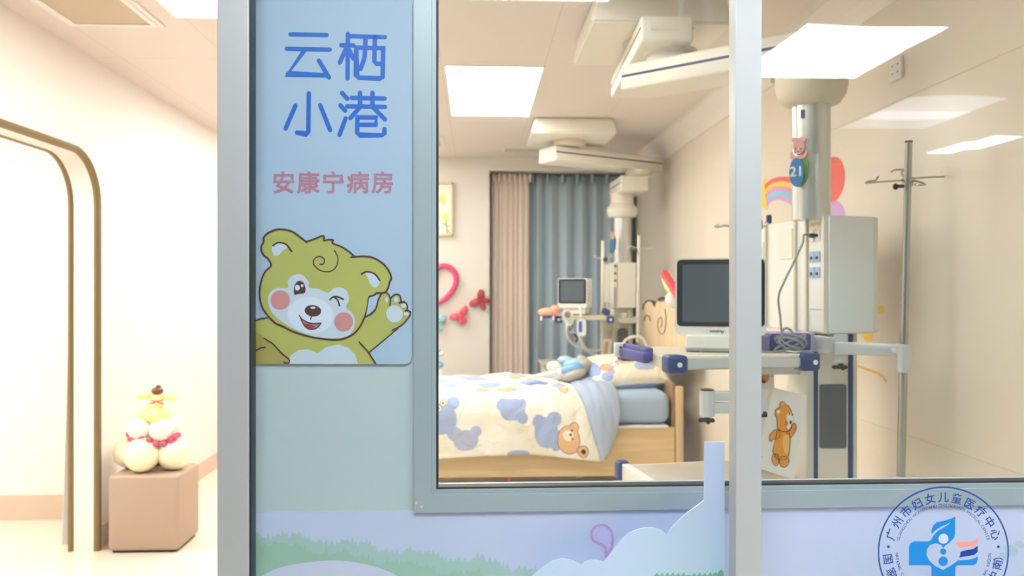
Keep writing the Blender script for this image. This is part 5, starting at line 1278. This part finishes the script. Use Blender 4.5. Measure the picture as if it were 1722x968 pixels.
MB().tube(catmull([rp(375, 530, 0.02), rp(400, 570, 0.02), rp(385, 590, 0.02)], 5), 0.008, seg=8).build('clip', M['dark'], rs, True)
MB().bx(PY(944, 535, RY).x, PY(956, 535, RY).x, RY + 0.02, FSY + 0.01, fsz - 0.03, fsz - 0.01).build('mount', M['silver'], rs)
# peach coloured resuscitation bag lying on a blue clamp
rb = thing('hand_bag', 'peach coloured breathing bag held on a blue clip at the left of the far shelf', 'breathing bag', PY(922, 535, 6.4))
MB().sph(rp(175, 370, 0.02), (0.075, 0.045, 0.034), M=Matrix.Rotation(-0.05, 4, 'Y')).build('bag', BAL['peach'], rb, True); MB().sph(rp(236, 360, 0.02), (0.045, 0.045, 0.046)).build('valve_end', mat('peach_deep', 'eda489', 0.35), rb, True)
MB().bx(rp(140, 400).x, rp(240, 400).x, RY, RY + 0.07, rp(0, 418).z, rp(0, 402).z, bev=0.004).build('clip', M['purple'], rb)
MB().bx(rp(225, 405).x, rp(262, 405).x, RY + 0.03, FSY + 0.01, fsz - 0.02, fsz - 0.005).build('mount', M['blue'], rb)
for x in (134, 222): MB().cyl(rp(x, 400), rp(x, 432), 0.009, seg=10).build('pin', M['white'], rb, True)
ct = thing('hose_loop', 'pale hose looping behind the shelf beside the bear headboard', 'hose', PY(1070, 570, 6.4))
MB().tube(catmull([PY(x, y, 6.45) for x, y in ((1046, 582), (1052, 572), (1062, 567), (1074, 566), (1083, 572), (1087, 582))], 6), 0.013, seg=10).build('hose', M['cream'], ct, True)
nt_ = thing('paper_note', 'narrow white and orange card hanging below the far shelf', 'card', PY(1019, 610, 6.6))
MB().prism([PY(1015, 569, 6.6), PY(1029, 570, 6.6), PY(1025, 625, 6.6), PY(1009, 624, 6.6)], (0, 0.003, 0)).build('card', M['cream'], nt_)
MB().prism([PY(1018, 574, 6.598), PY(1024, 574, 6.598), PY(1020, 600, 6.598), PY(1013, 604, 6.598)], (0, -0.001, 0)).build('print', mat('orange_print', 'e6ae84', 0.5), nt_)

# ================================================================== painted decorations and outlet on the right wall
def W_(x, y): return PX(x, y, XR)
def paint(name, label, cols, fn):
    t = tag_obj = None
    mb = MB(); D = Draw(mb, W_, (-1, 0, 0), step=0.0008)
    fn(D)
    o = mb.build(name, cols, None); tag(o, label, 'wall painting', 'paintings on the right wall'); return o
P_ = {k: ink('paint_' + k, c, 0.6) for k, c in dict(red='ef6a5c', yellow='f6cf52', pink='df9cc4', blue='8fcdea', lilac='cfa6d8', orange='f0b45c').items()}
def rainbow(D):
    def band(r0, r1, mi, layer):
        # arcs about a centre below right
        pts = [(x, y) for x, y in r0] + [(x, y) for x, y in reversed(r1)]; D.poly(catmull_xy(pts), mi, layer, smooth=False)
    def catmull_xy(p): return p
    def arc(o): # edge curves of the bands, o = 0 outer .. 5 inner
        base = [(1284 + o * .6, 313 + o * 8.2), (1296, 302 + o * 7.6), (1312, 297 + o * 7.8), (1330, 298 + o * 9.2), (1345, 304 + o * 11.2), (1362, 318 + o * 13)]
        return [(v.x, v.y) for v in catmull([Vector((a, b_, 0)) for a, b_ in base], 5)]
    for i in range(5): band(arc(i), arc(i + 1), i, 1)
paint('rainbow_painting', 'painted rainbow on the right wall behind the silver column', [P_[k] for k in ('red', 'yellow', 'pink', 'blue', 'lilac')], rainbow)
paint('star_painting', 'yellow painted star tip at the left end of the rainbow', [P_['yellow']], lambda D: D.poly([(1270, 312), (1280, 312), (1288, 296), (1286, 325), (1292, 353), (1279, 345), (1268, 350), (1274, 330)], 0, 2, smooth=False))
paint('balloon_painting', 'red painted balloon on the wall at the right of the silver column', [P_['red']], lambda D: D.ell(1400, 302, 21, 39, 0, 1, 0.12))
paint('flower_painting', 'lilac painted shape on the wall just above the service head', [P_['lilac']], lambda D: D.ell(1405, 362, 17, 25, 0, 1, -0.1))
paint('sun_painting', 'small yellow painted spot on the wall at the right edge of the service head', [P_['yellow']], lambda D: D.ell(1480, 520, 8, 7, 0, 1))
paint('kite_painting', 'yellow painted wedge on the wall just below the service head', [P_['yellow']], lambda D: D.poly([(1446, 560), (1469, 558), (1468, 574), (1456, 574)], 0, 1, smooth=False))
paint('string_painting', 'orange painted string curling on the wall beside the lower column', [P_['orange']], lambda D: D.stroke([(1440, 614), (1456, 620), (1474, 626), (1485, 633), (1490, 640)], 4, 0, 1))
ol = thing('wall_outlet', 'white socket plate high on the right wall under the reflected light', 'socket', W_(1510, 134))
o0, o1 = W_(1500, 97), W_(1520, 97); zt, zb2 = W_(1510, 99).z, W_(1510, 135).z
MB().bx(XR - 0.012, XR, min(o0.y, o1.y), max(o0.y, o1.y), zb2, zt, bev=0.004).build('plate', M['white'], ol)
for z in (0.35, 0.7):
    for dy in (-0.02, 0.02): MB().box((XR - 0.0125, (o0.y + o1.y) / 2 + dy, zb2 + (zt - zb2) * z), (0.002, 0.012, 0.006)).build('socket_slot', M['grey'], ol)
